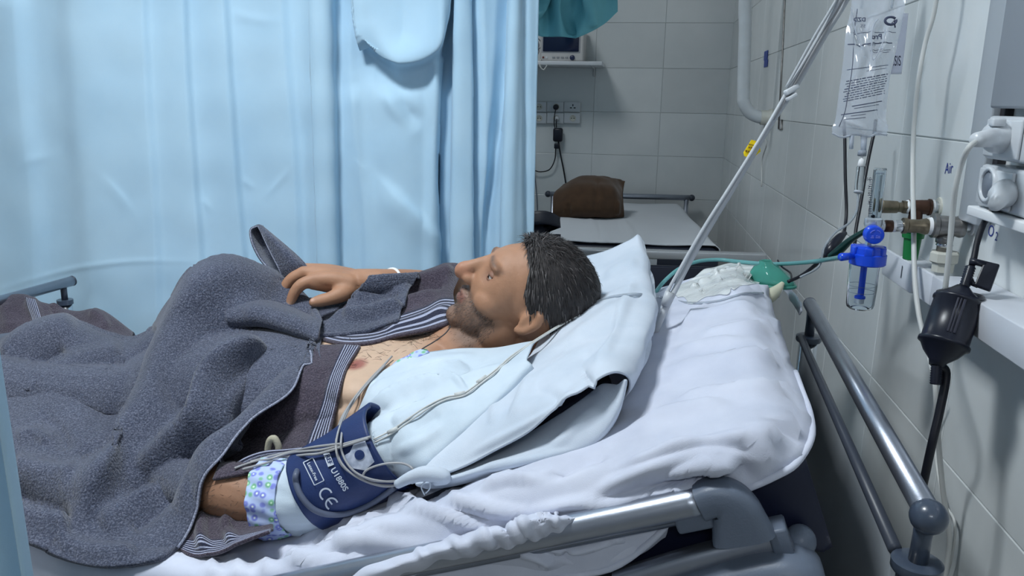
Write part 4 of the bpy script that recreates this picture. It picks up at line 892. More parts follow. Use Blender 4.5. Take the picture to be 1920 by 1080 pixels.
V = sculpt(V, [([(1120, 700), (1135, 660), (1165, 590), (1190, 520)], .006, 6, 10), ([(1040, 720), (1080, 700), (1110, 640)], -.008, 20), ([(960, 790), (985, 740), (1000, 700)], .007, 8), ([(1060, 640), (1120, 600), (1180, 570)], .006, 9), ([(1090, 600), (1150, 555), (1200, 530)], .005, 8), ([(1130, 520), (1170, 500), (1200, 490)], .005, 7), ([(870, 860), (960, 815), (1060, 760), (1110, 720)], .006, 8), ([(1095, 690), (1110, 715), (1120, 735)], -.006, 5), ([(990, 730), (1040, 745), (1060, 770)], -.006, 12), ([(930, 760), (925, 800)], .005, 6), ([(1080, 730), (1050, 770)], .005, 8)], .25)
V = wob(V, .004, 30, 21)
obj_p = sheet('case_upper', V, PILLOWM, tp_, .003)
lo_rows = [[(800, 898, .10), (860, 876, .10), (950, 838, .11), (1050, 778, .12), (1105, 740, .13), (1128, 722, .13), (1150, 722, .13)],
  [(790, 902, .075), (850, 888, .075), (950, 852, .072), (1050, 810, .076), (1110, 775, .085), (1140, 745, .095), (1160, 722, .105)],
  [(780, 908, .060), (845, 898, .055), (950, 868, .050), (1050, 850, .055), (1115, 826, .064), (1158, 770, .078), (1174, 712, .098)],
  [(800, 915, .075), (850, 910, .07), (950, 885, .068), (1050, 862, .072), (1110, 842, .085), (1150, 795, .10), (1170, 740, .12)]]
V = sculpt(net(lo_rows, 50, 110), [([(1030, 850), (1080, 800), (1130, 760)], .005, 10), ([(900, 880), (1000, 860), (1080, 842)], .005, 6)], .2)
sheet('case_lower', V, PILLOWM, tp_, .003)
in_rows = [[(800, 890, .16), (900, 840, .16), (1000, 780, .16), (1090, 720, .17), (1140, 700, .2)], [(810, 893, .12), (900, 850, .125), (1000, 800, .125), (1090, 750, .13), (1145, 715, .16)], [(820, 896, .16), (910, 872, .16), (1010, 830, .16), (1100, 790, .17), (1150, 740, .2)]]
sheet('inner_cushion', net(in_rows, 24, 50), mat('navy_inner', (18, 20, 38), .8), tp_, .003)  # very dark navy sheet set back in the case opening
kn = [Q(*a) for a in ((745, 908, .05), (770, 895, .045), (800, 888, .045), (835, 895, .05), (815, 905, .05))]
obj('case_knot', MB().tube(kn, [.006, .008, .010, .009, .005], 10, smooth=24), PILLOWM, tp_)
for a in (((802, 898, .045), (790, 912, .04), (796, 928, .04)), ((806, 898, .045), (806, 915, .04), (798, 925, .04))):
    obj('loose_thread', MB().tube([Q(*q) for q in a], .0009, 6, smooth=16), PILLOWM, tp_)
# ================================================================== the man
def skinmat():
    m = bpy.data.materials.new('skin'); m.use_nodes = True; nt = m.node_tree; b = nt.nodes['Principled BSDF']
    at = nt.nodes.new('ShaderNodeVertexColor'); at.layer_name = 'tone'
    g = nt.nodes.new('ShaderNodeNewGeometry'); n = nt.nodes.new('ShaderNodeTexNoise'); n.inputs['Scale'].default_value = 60; n.inputs['Detail'].default_value = 5; nt.links.new(g.outputs['Position'], n.inputs['Vector'])
    mr = nt.nodes.new('ShaderNodeMapRange'); mr.inputs['To Min'].default_value = .86; mr.inputs['To Max'].default_value = 1.12; nt.links.new(n.outputs['Fac'], mr.inputs[0])
    hs = nt.nodes.new('ShaderNodeHueSaturation'); nt.links.new(at.outputs['Color'], hs.inputs['Color']); nt.links.new(mr.outputs[0], hs.inputs['Value']); nt.links.new(hs.outputs[0], b.inputs['Base Color'])
    b.inputs['Roughness'].default_value = .6; b.inputs['Subsurface Weight'].default_value = .08; b.inputs['Subsurface Radius'].default_value = (.008, .003, .0015)
    n2 = nt.nodes.new('ShaderNodeTexNoise'); n2.inputs['Scale'].default_value = 350; n2.inputs['Detail'].default_value = 3; nt.links.new(g.outputs['Position'], n2.inputs['Vector'])
    bp = nt.nodes.new('ShaderNodeBump'); bp.inputs['Strength'].default_value = .25; bp.inputs['Distance'].default_value = .001; nt.links.new(n2.outputs['Fac'], bp.inputs['Height']); nt.links.new(bp.outputs[0], b.inputs['Normal'])
    return m
def shape(mb, prof_pts, seg=20):
    """loft of ellipses: (centre, half width vector, half thickness vector)"""
    n = len(prof_pts); C_ = A([p[0] for p in prof_pts]); U_ = A([p[1] for p in prof_pts]); W_ = A([p[2] for p in prof_pts])
    M = crm(n, n*5); C_, U_, W_ = M @ C_, M @ U_, M @ W_; V = []
    for i in range(len(C_)):
        for k in range(seg):
            a = 2*math.pi*k/seg; V.append(C_[i] + U_[i]*math.cos(a) + W_[i]*math.sin(a))
    R = len(C_); Fc = [(i*seg+k, i*seg+(k+1) % seg, (i+1)*seg+(k+1) % seg, (i+1)*seg+k) for i in range(R-1) for k in range(seg)]
    Fc += [tuple(range(seg))[::-1], tuple((R-1)*seg+k for k in range(seg))]; mb.add(V, Fc)
body = MB()
def limb(pts, rad, sm=0):
    pts = A(pts); body.tube(pts, rad, 16, smooth=sm or len(pts)*5)
    body.ball(pts[0], rad[0]); body.ball(pts[-1], rad[-1])
# torso
nB = BN*.6 + EZ*.4; nB /= np.linalg.norm(nB)
shape(body, [(B(.63, .44, .955), EW*.06, nB*.05), (B(.665, .44, .935), EW*.16, nB*.07), (B(.71, .435, .905), EW*.195, nB*.088), (B(.78, .43, .885), EW*.185, EZ*.105), (B(.88, .43, .872), EW*.175, EZ*.108), (B(1.0, .43, .865), EW*.175, EZ*.115), (B(1.12, .43, .865), EW*.175, EZ*.105), (B(1.25, .42, .855), EW*.15, EZ*.07)])
# pectorals
body.ball(Q(690, 690, .335)-EZ*.03, (.075, .075, .035), A([EL, EW, EZ])); body.ball(B(.80, .53, .955), (.07, .075, .035), A([EL, EW, EZ]))
# legs under the blanket
for w_ in (.33, .49):
    limb([B(1.22, w_, .850), B(1.42, w_-.01, .855), B(1.56, w_, .870), B(1.68, w_+.01, .855), B(1.82, w_+.01, .845)], [.072, .06, .052, .045, .035])
# left arm, nearest to us
AS = [B(.69, .28, .915), Q(860, 745, .255), Q(790, 805, .215), Q(712, 852, .165), Q(578, 928, .130), Q(500, 935, .122), Q(440, 922, .125), Q(370, 915, .14), Q(280, 890, .2), Q(215, 880, .26)]
AR = [.062, .055, .052, .047, .042, .042, .042, .036, .03, .024]
limb(AS, AR)
# right arm: forearm over the belly, hand on the blanket
RS = [B(.69, .62, .93), B(.715, .70, .96), B(.745, .73, .995), B(.80, .68, 1.02), Q(715, 530, .605), Q(672, 527, .60)]
limb(RS, [.058, .052, .046, .040, .028, .025])
WR = Q(668, 527, .60)
def fing(j, r): limb(j, r, 14)
MC = dict(index=Q(588, 525, .555), middle=Q(570, 511, .575), ring=Q(558, 505, .600), little=Q(560, 506, .622))
for k, (n_, p) in enumerate(MC.items()):
    st = WR + (EW*(.012*(k-1.5))) + (p-WR)*.05; limb([st, (st+p)/2 + EZ*.004, p], [.019, .0175, .0135], 10)
limb([WR, (WR+MC['index'])/2-EZ*.006, MC['index']-EZ*.006], [.020, .020, .014], 8); limb([WR+EW*.01, (WR+MC['ring'])/2-EZ*.008, MC['ring']-EZ*.008], [.020, .020, .013], 8)
fing([MC['index'], Q(566, 533, .543), Q(553, 547, .537), Q(546, 563, .533), Q(543, 572, .531)], [.0130, .0122, .0112, .0100, .0080])
fing([MC['middle'], Q(548, 522, .566), Q(535, 538, .560), Q(529, 556, .556), Q(528, 568, .553)], [.0130, .0120, .0110, .0098, .0080])
fing([MC['ring'], Q(542, 512, .592), Q(529, 522, .588), Q(525, 540, .584), Q(526, 556, .582)], [.0125, .0115, .0105, .0094, .0076])
fing([MC['little'], Q(546, 512, .616), Q(534, 521, .613), Q(531, 536, .610), Q(531, 548, .608)], [.0095, .0085, .0078, .007, .0058])
TH = [Q(655, 543, .575), Q(638, 552, .553), Q(618, 560, .537), Q(600, 564, .527), Q(588, 567, .520)]
fing(TH, [.019, .0170, .0135, .0125, .0096])
# neck and head
HF = EL*.76 + EZ*.60 - EW*.25; HF /= np.linalg.norm(HF)          # the way the face looks
HU = -EL*.64 + EZ*.77; HU = HU - HF*(HU @ HF); HU /= np.linalg.norm(HU)
HL = np.cross(HU, HF)                                            # his left
HC = Q(978, 560, .445)
def H(f, u, s): return HC + HF*f + HU*u + HL*s
AXH = A([HF, HL, HU])
limb([B(.675, .435, .93), B(.63, .437, .97), H(-.03, -.075, 0)], [.066, .060, .056])
hb = body
hb.ball(H(-.018, .030, 0), (.094, .073, .086), AXH, 36, 24)          # skull
hb.ball(H(.030, .005, 0), (.062, .064, .080), AXH, 30, 20)            # face
hb.ball(H(.040, -.062, 0), (.044, .050, .046), AXH)                   # jaw
hb.ball(H(.066, -.094, 0), (.021, .024, .018), AXH)                   # chin
for s in (-1, 1):
    hb.ball(H(.044, -.026, s*.038), (.030, .026, .026), AXH)          # cheek
    hb.ball(H(.073, .030, s*.024), (.017, .028, .010), AXH)           # brow
    hb.ball(H(.0, -.062, s*.047), (.030, .016, .035), AXH)            # jaw angle
    hb.ball(H(.094, -.024, s*.011), (.012, .009, .009), AXH)          # nostril wing
    hb.tube([H(-.012, .018, s*.071), H(-.020, .024, s*.081), H(-.026, .008, s*.084), H(-.018, -.016, s*.079), H(-.006, -.024, s*.072)], [.006, .008, .0075, .007, .006], 10, smooth=20)   # ear rim
    hb.ball(H(-.014, .0, s*.074), (.013, .007, .020), AXH)
hb.tube([H(.080, .030, 0), H(.090, .012, 0), H(.101, -.006, 0), H(.110, -.022, 0), H(.100, -.030, 0)], [.009, .0105, .0115, .0135, .009], 14, smooth=20)   # nose
hb.tube([H(.078, -.052, -.022), H(.085, -.049, -.008), H(.086, -.050, 0), H(.085, -.049, .008), H(.078, -.052, .022)], [.004, .0068, .0065, .0068, .004], 10, smooth=16)
hb.tube([H(.078, -.057, -.020), H(.083, -.062, -.007), H(.083, -.062, .007), H(.078, -.057, .020)], [.004, .007, .007, .004], 10, smooth=16)
me = bpy.data.meshes.new('tmp'); me.from_pydata(body.v, [], body.f); me.update()
tmp = bpy.data.objects.new('tmp', me); COL.objects.link(tmp)
rm = tmp.modifiers.new('r', 'REMESH'); rm.mode = 'VOXEL'; rm.voxel_size = .0034; rm.use_smooth_shade = True
sm = tmp.modifiers.new('s', 'SMOOTH'); sm.factor = .5; sm.iterations = 5
bpy.context.view_layer.update()
me2 = bpy.data.meshes.new_from_object(tmp.evaluated_get(bpy.context.evaluated_depsgraph_get())); bpy.data.objects.remove(tmp)
co = np.zeros(len(me2.vertices)*3); me2.vertices.foreach_get('co', co); co = co.reshape(-1, 3)
# eye sockets and mouth line pressed in
def dent(c, r, depth, d_=None):
    global co
    q = np.linalg.norm(co-c, axis=1); m = np.exp(-(q/r)**2)*depth; co -= (HF if d_ is None else d_)*m[:, None]
for s in (-1, 1): dent(H(.078, .012, s*.031), .015, .010)
ml = A([H(.090, -.0555, s) for s in np.linspace(-.024, .024, 9)])
for p in ml: dent(p, .0045, .0010)
# skin colour, eye sockets painted darker: tan arms and face, paler chest, lips, nipple, grey beard stubble
tone = np.tile(A(srgb(168, 124, 96)[:3]), (len(co), 1))
def tint(mask, c): 
    global tone
    tone = tone*(1-mask[:, None]) + A(srgb(*c)[:3])*mask[:, None]
def near(c, r, soft=.3): return np.clip((r-np.linalg.norm(co-c, axis=1))/(r*soft), 0, 1)
hp = co - HC; hf, hu, hl_ = hp @ HF, hp @ HU, hp @ HL
bpos = co - BO; bl_, bw_ = bpos @ EL, bpos @ EW
chest = np.clip((bl_-.66)/.05, 0, 1)*np.clip((.30-abs(bw_-.43))/.05, 0, 1)*np.clip((1.02-co[:, 2])/.02, 0, 1)*np.clip((co[:, 2]-.875)/.02, 0, 1)*np.clip((bw_-.21)/.03, 0, 1)
tint(chest, (196, 166, 142))
nip = Q(668, 681, .33); tint(near(nip, .022, .5), (150, 92, 80)); tint(near(nip, .006, .5), (130, 72, 64))
tint(np.clip(near(Q(440, 925, .12), .12, .4), 0, .8), (150, 112, 88))
beard = np.clip((-.030-hu)/.02, 0, 1)*np.clip((hf-.005)/.02, 0, 1)*np.clip((hu+.125)/.02, 0, 1)*(np.linalg.norm(hp, axis=1) < .16)
lipm = np.clip(1-np.abs(hu+.056)/.012, 0, 1)*np.clip((hf-.074)/.006, 0, 1)*np.clip((.026-abs(hl_))/.006, 0, 1)
tint(beard*.62, (92, 80, 74)); tint(np.clip(lipm*1.6, 0, 1), (142, 96, 84))
must = np.clip(1-np.abs(hu+.040)/.008, 0, 1)*np.clip((hf-.06)/.01, 0, 1)*np.clip((.034-abs(hl_))/.01, 0, 1); tint(must*.55, (78, 68, 64))
for s in (-1, 1):
    br = np.clip(1-np.abs(hu-.034+.06*np.abs(hl_-s*.026))/.0055, 0, 1)*np.clip((hf-.05)/.01, 0, 1)*np.clip((.024-abs(hl_-s*.028))/.008, 0, 1); tint(br*.8, (66, 56, 52))
for s in (-1, 1): tint(near(H(.070, .012, s*.031), .021, .6)*.55, (118, 82, 66))  # darkening of the eye sockets painted into the tone
tint(near(H(.108, -.02, 0), .022, .6)*.4, (188, 118, 96))
tint(np.clip((bl_-1.02)/.01, 0, 1)*np.clip((.985-co[:, 2])/.01, 0, 1), (92, 98, 112))        # plain grey trousers under the blankets
# finger nails
for tip, dv in ((Q(585, 566, .516), UP*.006-FW*.006), (Q(541, 574, .527), -FW*.006), (Q(526, 569, .549), -FW*.006)): tint(near(tip+dv, .0068, .4)*.8, (206, 168, 150))
me2.vertices.foreach_set('co', co.ravel()); me2.update()
base = B(.95, .44, .80)
pm = MB(); pm.v = [tuple(p) for p in co]; pm.f = [tuple(p.vertices) for p in me2.polygons]
SKIN = skinmat()
man = thing('person', 'man lying on his back under blankets, head on the pillow, hand on his belly', 'person', base)
bod = obj('body', pm, SKIN, man); bpy.data.meshes.remove(me2)
ca = bod.data.color_attributes.new('tone', 'FLOAT_COLOR', 'POINT'); ca.data.foreach_set('color', np.c_[tone, np.ones(len(tone))].ravel())
# eyes, half closed
for s in (-1, 1):
    ec = H(.0635, .0115, s*.031)
    e = obj('eye', MB().ball(ec, .0125), mat('eye_white', (176, 166, 160), .25), man)
    gz = HF*.93 - HU*.25 + HL*.05; gz /= np.linalg.norm(gz)
    obj('iris', MB().lathe(ec, gz, [(.0112, .0056), (.0124, .0050), (.0129, .0005)], 16), mat('iris_brown', (44, 30, 24), .2), e)
    for sg, tilt in ((1, .10), (-1, -.30)):
        V = []
        for i in range(8):
            a = tilt + sg*(i/7)*1.1
            V.append([ec + .0140*(math.cos(a)*(math.cos(b_)*HF + math.sin(b_)*HL) + math.sin(a)*HU) for b_ in np.linspace(-1.15, 1.15, 14)])
        sheet('eyelid', A(V), SKIN, e, .0012)
        lid = bpy.data.objects[e.children[-1].name] if e.children else None
for o in list(bpy.data.objects):
    if o.name.startswith('eyelid'):
        ca = o.data.color_attributes.new('tone', 'FLOAT_COLOR', 'POINT'); ca.data.foreach_set('color', np.tile(A([*srgb(128, 90, 72)]), (len(o.data.vertices), 1)).ravel())
# short dark hair going grey: a cap plus strands
HAIR = mat('dark_hair', (48, 44, 44), .6, var=.5, vscale=90, col2=(30, 27, 28))
HAIRG = mat('grey_hair', (92, 88, 88), .5)
cap = MB(); R_, S_ = 40, 72; V = np.zeros((R_, S_, 3))
def hairline(az):                                   # how far down the cap reaches, by direction round the head (0 = front)
    a = abs(az); return np.interp(a, [0, .5, .95, 1.25, 1.5, 1.75, 2.3, 3.15], [.93, .95, 1.15, 1.62, 1.78, 1.62, 2.15, 2.2])
def hpt(az, po, g=0.0):
    d = A([math.sin(po)*math.cos(az), math.sin(po)*math.sin(az), math.cos(po)])
    r = A([.094, .073, .086]) + .006 + g
    p = A([-.018, 0, .030]) + d*r; return HC + p @ AXH, (d/r) @ AXH
for i in range(R_):
    for k in range(S_):
        az = -math.pi + 2*math.pi*k/(S_-1); po = hairline(az)*i/(R_-1)
        g = .004*(1-(i/(R_-1))**6) + .0016*math.sin(az*23+po*31)*math.sin(po*40+az*9)
        V[i, k] = hpt(az, po, g)[0]
hm = MB().grid(V); hair = obj('hair', hm, HAIR, man)
random.seed(2)
for nm, m_, cnt in (('hair_strands', HAIR, 2600), ('grey_strands', HAIRG, 620)):
    sm_ = MB()
    for _ in range(cnt):
        az = random.uniform(-math.pi, math.pi); po = hairline(az)*random.random()**.6
        p, n_ = hpt(az, po, .002); n_ /= np.linalg.norm(n_)
        td_ = -HF*.5 - HU*.6 + HL*random.uniform(-.4, .4); td_ = td_ - n_*(td_ @ n_); td_ /= np.linalg.norm(td_)
        L_ = random.uniform(.010, .019); lf = random.uniform(.25, .55)
        q1 = p + (td_*(1-lf*.5) + n_*lf)*L_*.6; q2 = q1 + (td_*.95 + n_*lf*.2)*L_*.6; sd = np.cross(td_, n_)*.00055
        sm_.add([p+sd, p-sd, q1-sd, q1+sd, q2], [(0, 1, 2, 3), (3, 2, 4)])
    o = obj(nm, sm_, m_, hair); o['kind'] = 'stuff'
bs = MB()
vi = np.where(beard > .5)[0]; vi = rng.choice(vi, min(1500, len(vi)), replace=False)
for i in vi:
    p = co[i]; n_ = (p-H(.02, -.03, 0)); n_ /= np.linalg.norm(n_); d = n_*.5 - HU*.6 + rng.normal(size=3)*.25; d /= np.linalg.norm(d); L_ = random.uniform(.003, .007); sd = np.cross(d, n_); sd = sd/np.linalg.norm(sd)*.0004
    bs.add([p+sd, p-sd, p+d*L_], [(0, 1, 2)])
o = obj('beard', bs, mat('beard_hair', (70, 64, 62), .6), man); o['kind'] = 'stuff'
# chest and arm hair: fine curls on the bare skin
chs = MB(); xq, yq = pj(co)
for (x0, y0, x1, y1, cnt, L0, dirv) in ((655, 625, 850, 690, 330, .016, EL*.5-EZ*.3), (375, 862, 500, 985, 420, .010, EL*.8-EZ*.5-EW*.2)):
    m_ = np.where(((x0 < 500) | (yq < 700-(xq-655)*.36)) & (xq > x0) & (xq < x1) & (yq > y0) & (yq < y1) & (np.linalg.norm(co-CAM, axis=1) < 1.5))[0]
    if len(m_) == 0: continue
    for i in rng.choice(m_, cnt):
        p = co[i]; tc = (CAM-p)/np.linalg.norm(CAM-p); d = dirv + rng.normal(size=3)*.45; d -= tc*(d @ tc)*.7; d /= np.linalg.norm(d); L_ = L0*random.uniform(.5, 1.2)
        sd = np.cross(d, tc); sd = sd/np.linalg.norm(sd)*.00022; k2 = np.cross(d, tc)*random.uniform(-.5, .5)
        q1 = p + d*L_*.5 + tc*.0016; q2 = q1 + (d+k2)*L_*.5
        chs.add([p+sd, p-sd, q1-sd, q1+sd, q2], [(0, 1, 2, 3), (3, 2, 4)])
o = obj('body_hair', chs, mat('body_hair_dark', (60, 48, 40), .6), man); o['kind'] = 'stuff'
# cord round his neck
nk = [Q(*a) for a in ((845, 612, .37), (835, 625, .352), (815, 640, .345), (795, 652, .343), (785, 660, .343))]
obj('neck_cord', MB().tube(nk, .0011, 6, smooth=20), mat('cord_dark', (66, 60, 62), .6), man)
# ---------------------------------------------------------------- gown: pale outside, flowered facing at neck and sleeve
GOWN = mat('gown_cotton', (200, 212, 222), .85, var=.06, vscale=14, bump=.2, bscale=800, col2=(186, 200, 212))
def flower_mat():
    m = bpy.data.materials.new('flowered_cotton'); m.use_nodes = True; nt = m.node_tree; b = nt.nodes['Principled BSDF']; b.inputs['Roughness'].default_value = .85
    tc = nt.nodes.new('ShaderNodeTexCoord'); v = nt.nodes.new('ShaderNodeTexVoronoi'); v.inputs['Scale'].default_value = 95; v.inputs['Randomness'].default_value = .55; nt.links.new(tc.outputs['Object'], v.inputs['Vector'])
    r = nt.nodes.new('ShaderNodeValToRGB'); r.color_ramp.interpolation = 'LINEAR'
    el = r.color_ramp.elements; el[0].position = 0; el[0].color = srgb(226, 238, 226); el[1].position = 1; el[1].color = srgb(184, 198, 232)
    for p_, c_ in ((.16, (226, 238, 226)), (.24, (120, 128, 206)), (.40, (132, 142, 214)), (.52, (176, 192, 232))):
        e = el.new(p_); e.color = srgb(*c_)
    nt.links.new(v.outputs['Distance'], r.inputs[0])
    r2 = nt.nodes.new('ShaderNodeValToRGB'); e2 = r2.color_ramp.elements; e2[0].position = 0; e2[0].color = srgb(214, 244, 214); e2[1].position = 1; e2[1].color = srgb(182, 200, 232)
    for p_, c_ in ((.14, (206, 240, 206)), (.22, (110, 176, 132)), (.36, (140, 190, 168)), (.5, (178, 198, 230))):
        e = e2.new(p_); e.color = srgb(*c_)
    nt.links.new(v.outputs['Distance'], r2.inputs[0])
    sp = nt.nodes.new('ShaderNodeSeparateColor'); nt.links.new(v.outputs['Color'], sp.inputs[0])
    gt = nt.nodes.new('ShaderNodeMath'); gt.operation = 'GREATER_THAN'; gt.inputs[1].default_value = .62; nt.links.new(sp.outputs[0], gt.inputs[0])
    mx = nt.nodes.new('ShaderNodeMix'); mx.data_type = 'RGBA'; nt.links.new(gt.outputs[0], mx.inputs[0]); nt.links.new(r.outputs[0], mx.inputs[6]); nt.links.new(r2.outputs[0], mx.inputs[7]); nt.links.new(mx.outputs[2], b.inputs['Base Color'])
    return m
FLOWER = flower_mat()
grows = [[(660, 800, .25), (684, 748, .275), (712, 708, .305), (770, 672, .335), (850, 655, .36), (920, 655, .35), (1005, 640, .33)],
  [(662, 804, .23), (692, 752, .24), (732, 720, .26), (785, 692, .28), (850, 676, .30), (920, 668, .30), (1000, 648, .31)],
  [(676, 822, .205), (725, 775, .188), (770, 748, .195), (820, 722, .21), (870, 705, .23), (930, 690, .245), (995, 660, .28)],
  [(694, 862, .18), (755, 825, .125), (800, 795, .135), (850, 762, .155), (890, 740, .18), (940, 712, .20), (990, 675, .25)],
  [(712, 894, .165), (775, 872, .095), (812, 845, .098), (860, 805, .115), (905, 768, .14), (950, 728, .17), (992, 685, .23)],
  [(724, 914, .165), (790, 895, .10), (830, 870, .10), (880, 825, .12), (925, 785, .15), (965, 740, .18), (1000, 695, .24)]]
V = net(grows, 80, 110)
V = sculpt(V, [([(690, 762), (740, 735), (800, 715), (850, 708)], .010, 6, 10), ([(700, 778), (750, 755), (810, 735)], -.009, 7), ([(800, 690), (830, 698), (855, 712), (878, 738)], .006, 4, 6), ([(760, 700), (830, 678), (900, 668)], .006, 8), ([(720, 800), (790, 770), (850, 745)], .006, 10), ([(745, 850), (800, 825), (840, 790)], .006, 9), ([(770, 810), (830, 775)], -.005, 8), ([(850, 720), (900, 700), (960, 690)], .005, 8), ([(700, 805), (720, 840)], .006, 6)], .25)
V = wob(V, .003, 36, 13)
TB = bvh(bod)
_k = np.minimum.reduce([np.linalg.norm(co-p, axis=1) for p in (*RS[3:], *MC.values(), *TH, Q(546, 563, .533), Q(529, 550, .556), Q(526, 545, .584))]) > .05
TBH = BVHTree.FromPolygons([Vector(p) for p in co], [f_ for f_ in pm.f if all(_k[i] for i in f_)])      # the body without the hand, which lies on top of the blanket
V = drape(V, [TB], .006)
gown = sheet('gown', V, GOWN, man, .0025)
fr_ = net([[(690, 722, .31), (712, 703, .318), (730, 690, .325), (755, 672, .335), (785, 656, .345), (800, 655, .35)], [(700, 722, .295), (720, 712, .30), (742, 696, .31), (768, 680, .32), (795, 665, .335), (805, 661, .345)]], 14, 50)
fr_ += (CAM-fr_)/np.linalg.norm(CAM-fr_, axis=2)[..., None]*.004
sheet('neck_facing', wob(fr_, .002, 150, 3), FLOWER, gown, .002)
obj('shoulder_seam', MB().tube([Q(*a) + (CAM-Q(*a))*.004 for a in ((838, 690, .255), (852, 700, .232), (862, 712, .22), (872, 726, .205), (885, 740, .19))], .0009, 6, smooth=24), mat('seam_thread', (120, 140, 160), .8), gown)
def sleeve(pts, rx, n, m, wav, seed, flare=0.0):
    """a cloth tube round the arm"""
    path = crm(len(pts), n) @ A(pts); rr_ = crm(len(rx), n) @ A(rx); T = np.gradient(path, axis=0); T /= np.linalg.norm(T, axis=1)[:, None]; V_ = np.zeros((n, m, 3))
    for i in range(n):
        a1 = np.cross(T[i], EZ); a1 /= np.linalg.norm(a1); a2 = np.cross(a1, T[i])
        for k in range(m):
            a = 2*math.pi*k/(m-1); f_ = i/(n-1); r = rr_[i]*(1 + wav*math.sin(a*9+seed)*(.3+.7*f_) + wav*.6*math.sin(a*17+seed*2+i*.3))
            V_[i, k] = path[i] + r*(math.cos(a)*a1 + math.sin(a)*a2)
    return V_
V = sleeve([Q(705, 856, .165), Q(650, 885, .148), Q(578, 928, .130), Q(540, 932, .126), Q(512, 934, .123)], [.049, .050, .050, .050, .052], 50, 60, .02, 1)
sheet('sleeve', wob(V, .003, 60, 5), GOWN, gown, .002)
V = sleeve([Q(548, 932, .126), Q(530, 933, .125), Q(512, 934, .123), Q(497, 935, .122)], [.0515, .0545, .056, .056], 24, 90, .035, 2)
sheet('sleeve_facing', V, FLOWER, gown, .002)
# wrist band
wbp = Q(700, 520, .604); wd_ = (RS[4]-RS[3]); wd_ /= np.linalg.norm(wd_); b1 = np.cross(wd_, EZ); b1 /= np.linalg.norm(b1); b2_ = np.cross(b1, wd_)
obj('wrist_band', MB().tube([RS[4]*.75+RS[3]*.25 + .0305*(math.cos(a)*b1 + math.sin(a)*b2_) for a in np.linspace(0, 6.283, 36)], .004, 8, cap=False), TAPE, man)
# ================================================================== blankets
def wool(name, c1, c2, fleck, stripes=None):
    m = bpy.data.materials.new(name); m.use_nodes = True; nt = m.node_tree; b = nt.nodes['Principled BSDF']; b.inputs['Roughness'].default_value = 1.0; b.inputs['Sheen Weight'].default_value = .25; b.inputs['Specular IOR Level'].default_value = .1
    g = nt.nodes.new('ShaderNodeNewGeometry')
    def noise(sc, det):
        n = nt.nodes.new('ShaderNodeTexNoise'); n.inputs['Scale'].default_value = sc; n.inputs['Detail'].default_value = det; nt.links.new(g.outputs['Position'], n.inputs['Vector']); return n
    n1 = noise(420, 3); r = nt.nodes.new('ShaderNodeValToRGB'); e = r.color_ramp.elements; e[0].position = .38; e[0].color = srgb(*c2); e[1].position = .72; e[1].color = srgb(*fleck); k = e.new(.52); k.color = srgb(*c1)
    nt.links.new(n1.outputs['Fac'], r.inputs[0])
    n2 = noise(9, 3); mr = nt.nodes.new('ShaderNodeMapRange'); mr.inputs['From Min'].default_value = .3; mr.inputs['From Max'].default_value = .7; mr.inputs['To Min'].default_value = .88; mr.inputs['To Max'].default_value = 1.1; nt.links.new(n2.outputs['Fac'], mr.inputs[0])
    hs = nt.nodes.new('ShaderNodeHueSaturation'); nt.links.new(r.outputs[0], hs.inputs['Color']); nt.links.new(mr.outputs[0], hs.inputs['Value']); out = hs.outputs[0]
    if stripes:                                     # woven pale stripes: (v from, v to, how many)
        uvn = nt.nodes.new('ShaderNodeUVMap'); sp = nt.nodes.new('ShaderNodeSeparateXYZ'); nt.links.new(uvn.outputs[0], sp.inputs[0])
        m1 = nt.nodes.new('ShaderNodeMapRange'); m1.clamp = False; m1.inputs['From Min'].default_value = stripes[0]; m1.inputs['From Max'].default_value = stripes[1]; m1.inputs['To Max'].default_value = stripes[2]; nt.links.new(sp.outputs[1], m1.inputs[0])
        fr = nt.nodes.new('ShaderNodeMath'); fr.operation = 'FRACT'; nt.links.new(m1.outputs[0], fr.inputs[0])
        gt = nt.nodes.new('ShaderNodeMath'); gt.operation = 'GREATER_THAN'; gt.inputs[1].default_value = .62; nt.links.new(fr.outputs[0], gt.inputs[0])
        a = nt.nodes.new('ShaderNodeMath'); a.operation = 'GREATER_THAN'; a.inputs[1].default_value = stripes[0]; nt.links.new(sp.outputs[1], a.inputs[0])
        b_ = nt.nodes.new('ShaderNodeMath'); b_.operation = 'LESS_THAN'; b_.inputs[1].default_value = stripes[1]; nt.links.new(sp.outputs[1], b_.inputs[0])
        p1 = nt.nodes.new('ShaderNodeMath'); p1.operation = 'MULTIPLY'; nt.links.new(a.outputs[0], p1.inputs[0]); nt.links.new(b_.outputs[0], p1.inputs[1])
        p2 = nt.nodes.new('ShaderNodeMath'); p2.operation = 'MULTIPLY'; nt.links.new(p1.outputs[0], p2.inputs[0]); nt.links.new(gt.outputs[0], p2.inputs[1])
        bs_ = nt.nodes.new('ShaderNodeMix'); bs_.data_type = 'RGBA'; nt.links.new(p1.outputs[0], bs_.inputs[0]); nt.links.new(out, bs_.inputs[6]); bs_.inputs[7].default_value = srgb(46, 48, 66)
        mx = nt.nodes.new('ShaderNodeMix'); mx.data_type = 'RGBA'; nt.links.new(p2.outputs[0], mx.inputs[0]); nt.links.new(bs_.outputs[2], mx.inputs[6]); mx.inputs[7].default_value = srgb(164, 168, 190); out = mx.outputs[2]
    nt.links.new(out, b.inputs['Base Color'])
    n3 = noise(260, 4); bp = nt.nodes.new('ShaderNodeBump'); bp.inputs['Strength'].default_value = .9; bp.inputs['Distance'].default_value = .003; nt.links.new(n3.outputs['Fac'], bp.inputs['Height']); nt.links.new(bp.outputs[0], b.inputs['Normal'])
    return m
GREY = wool('grey_wool', (80, 85, 101), (62, 66, 82), (114, 117, 133))
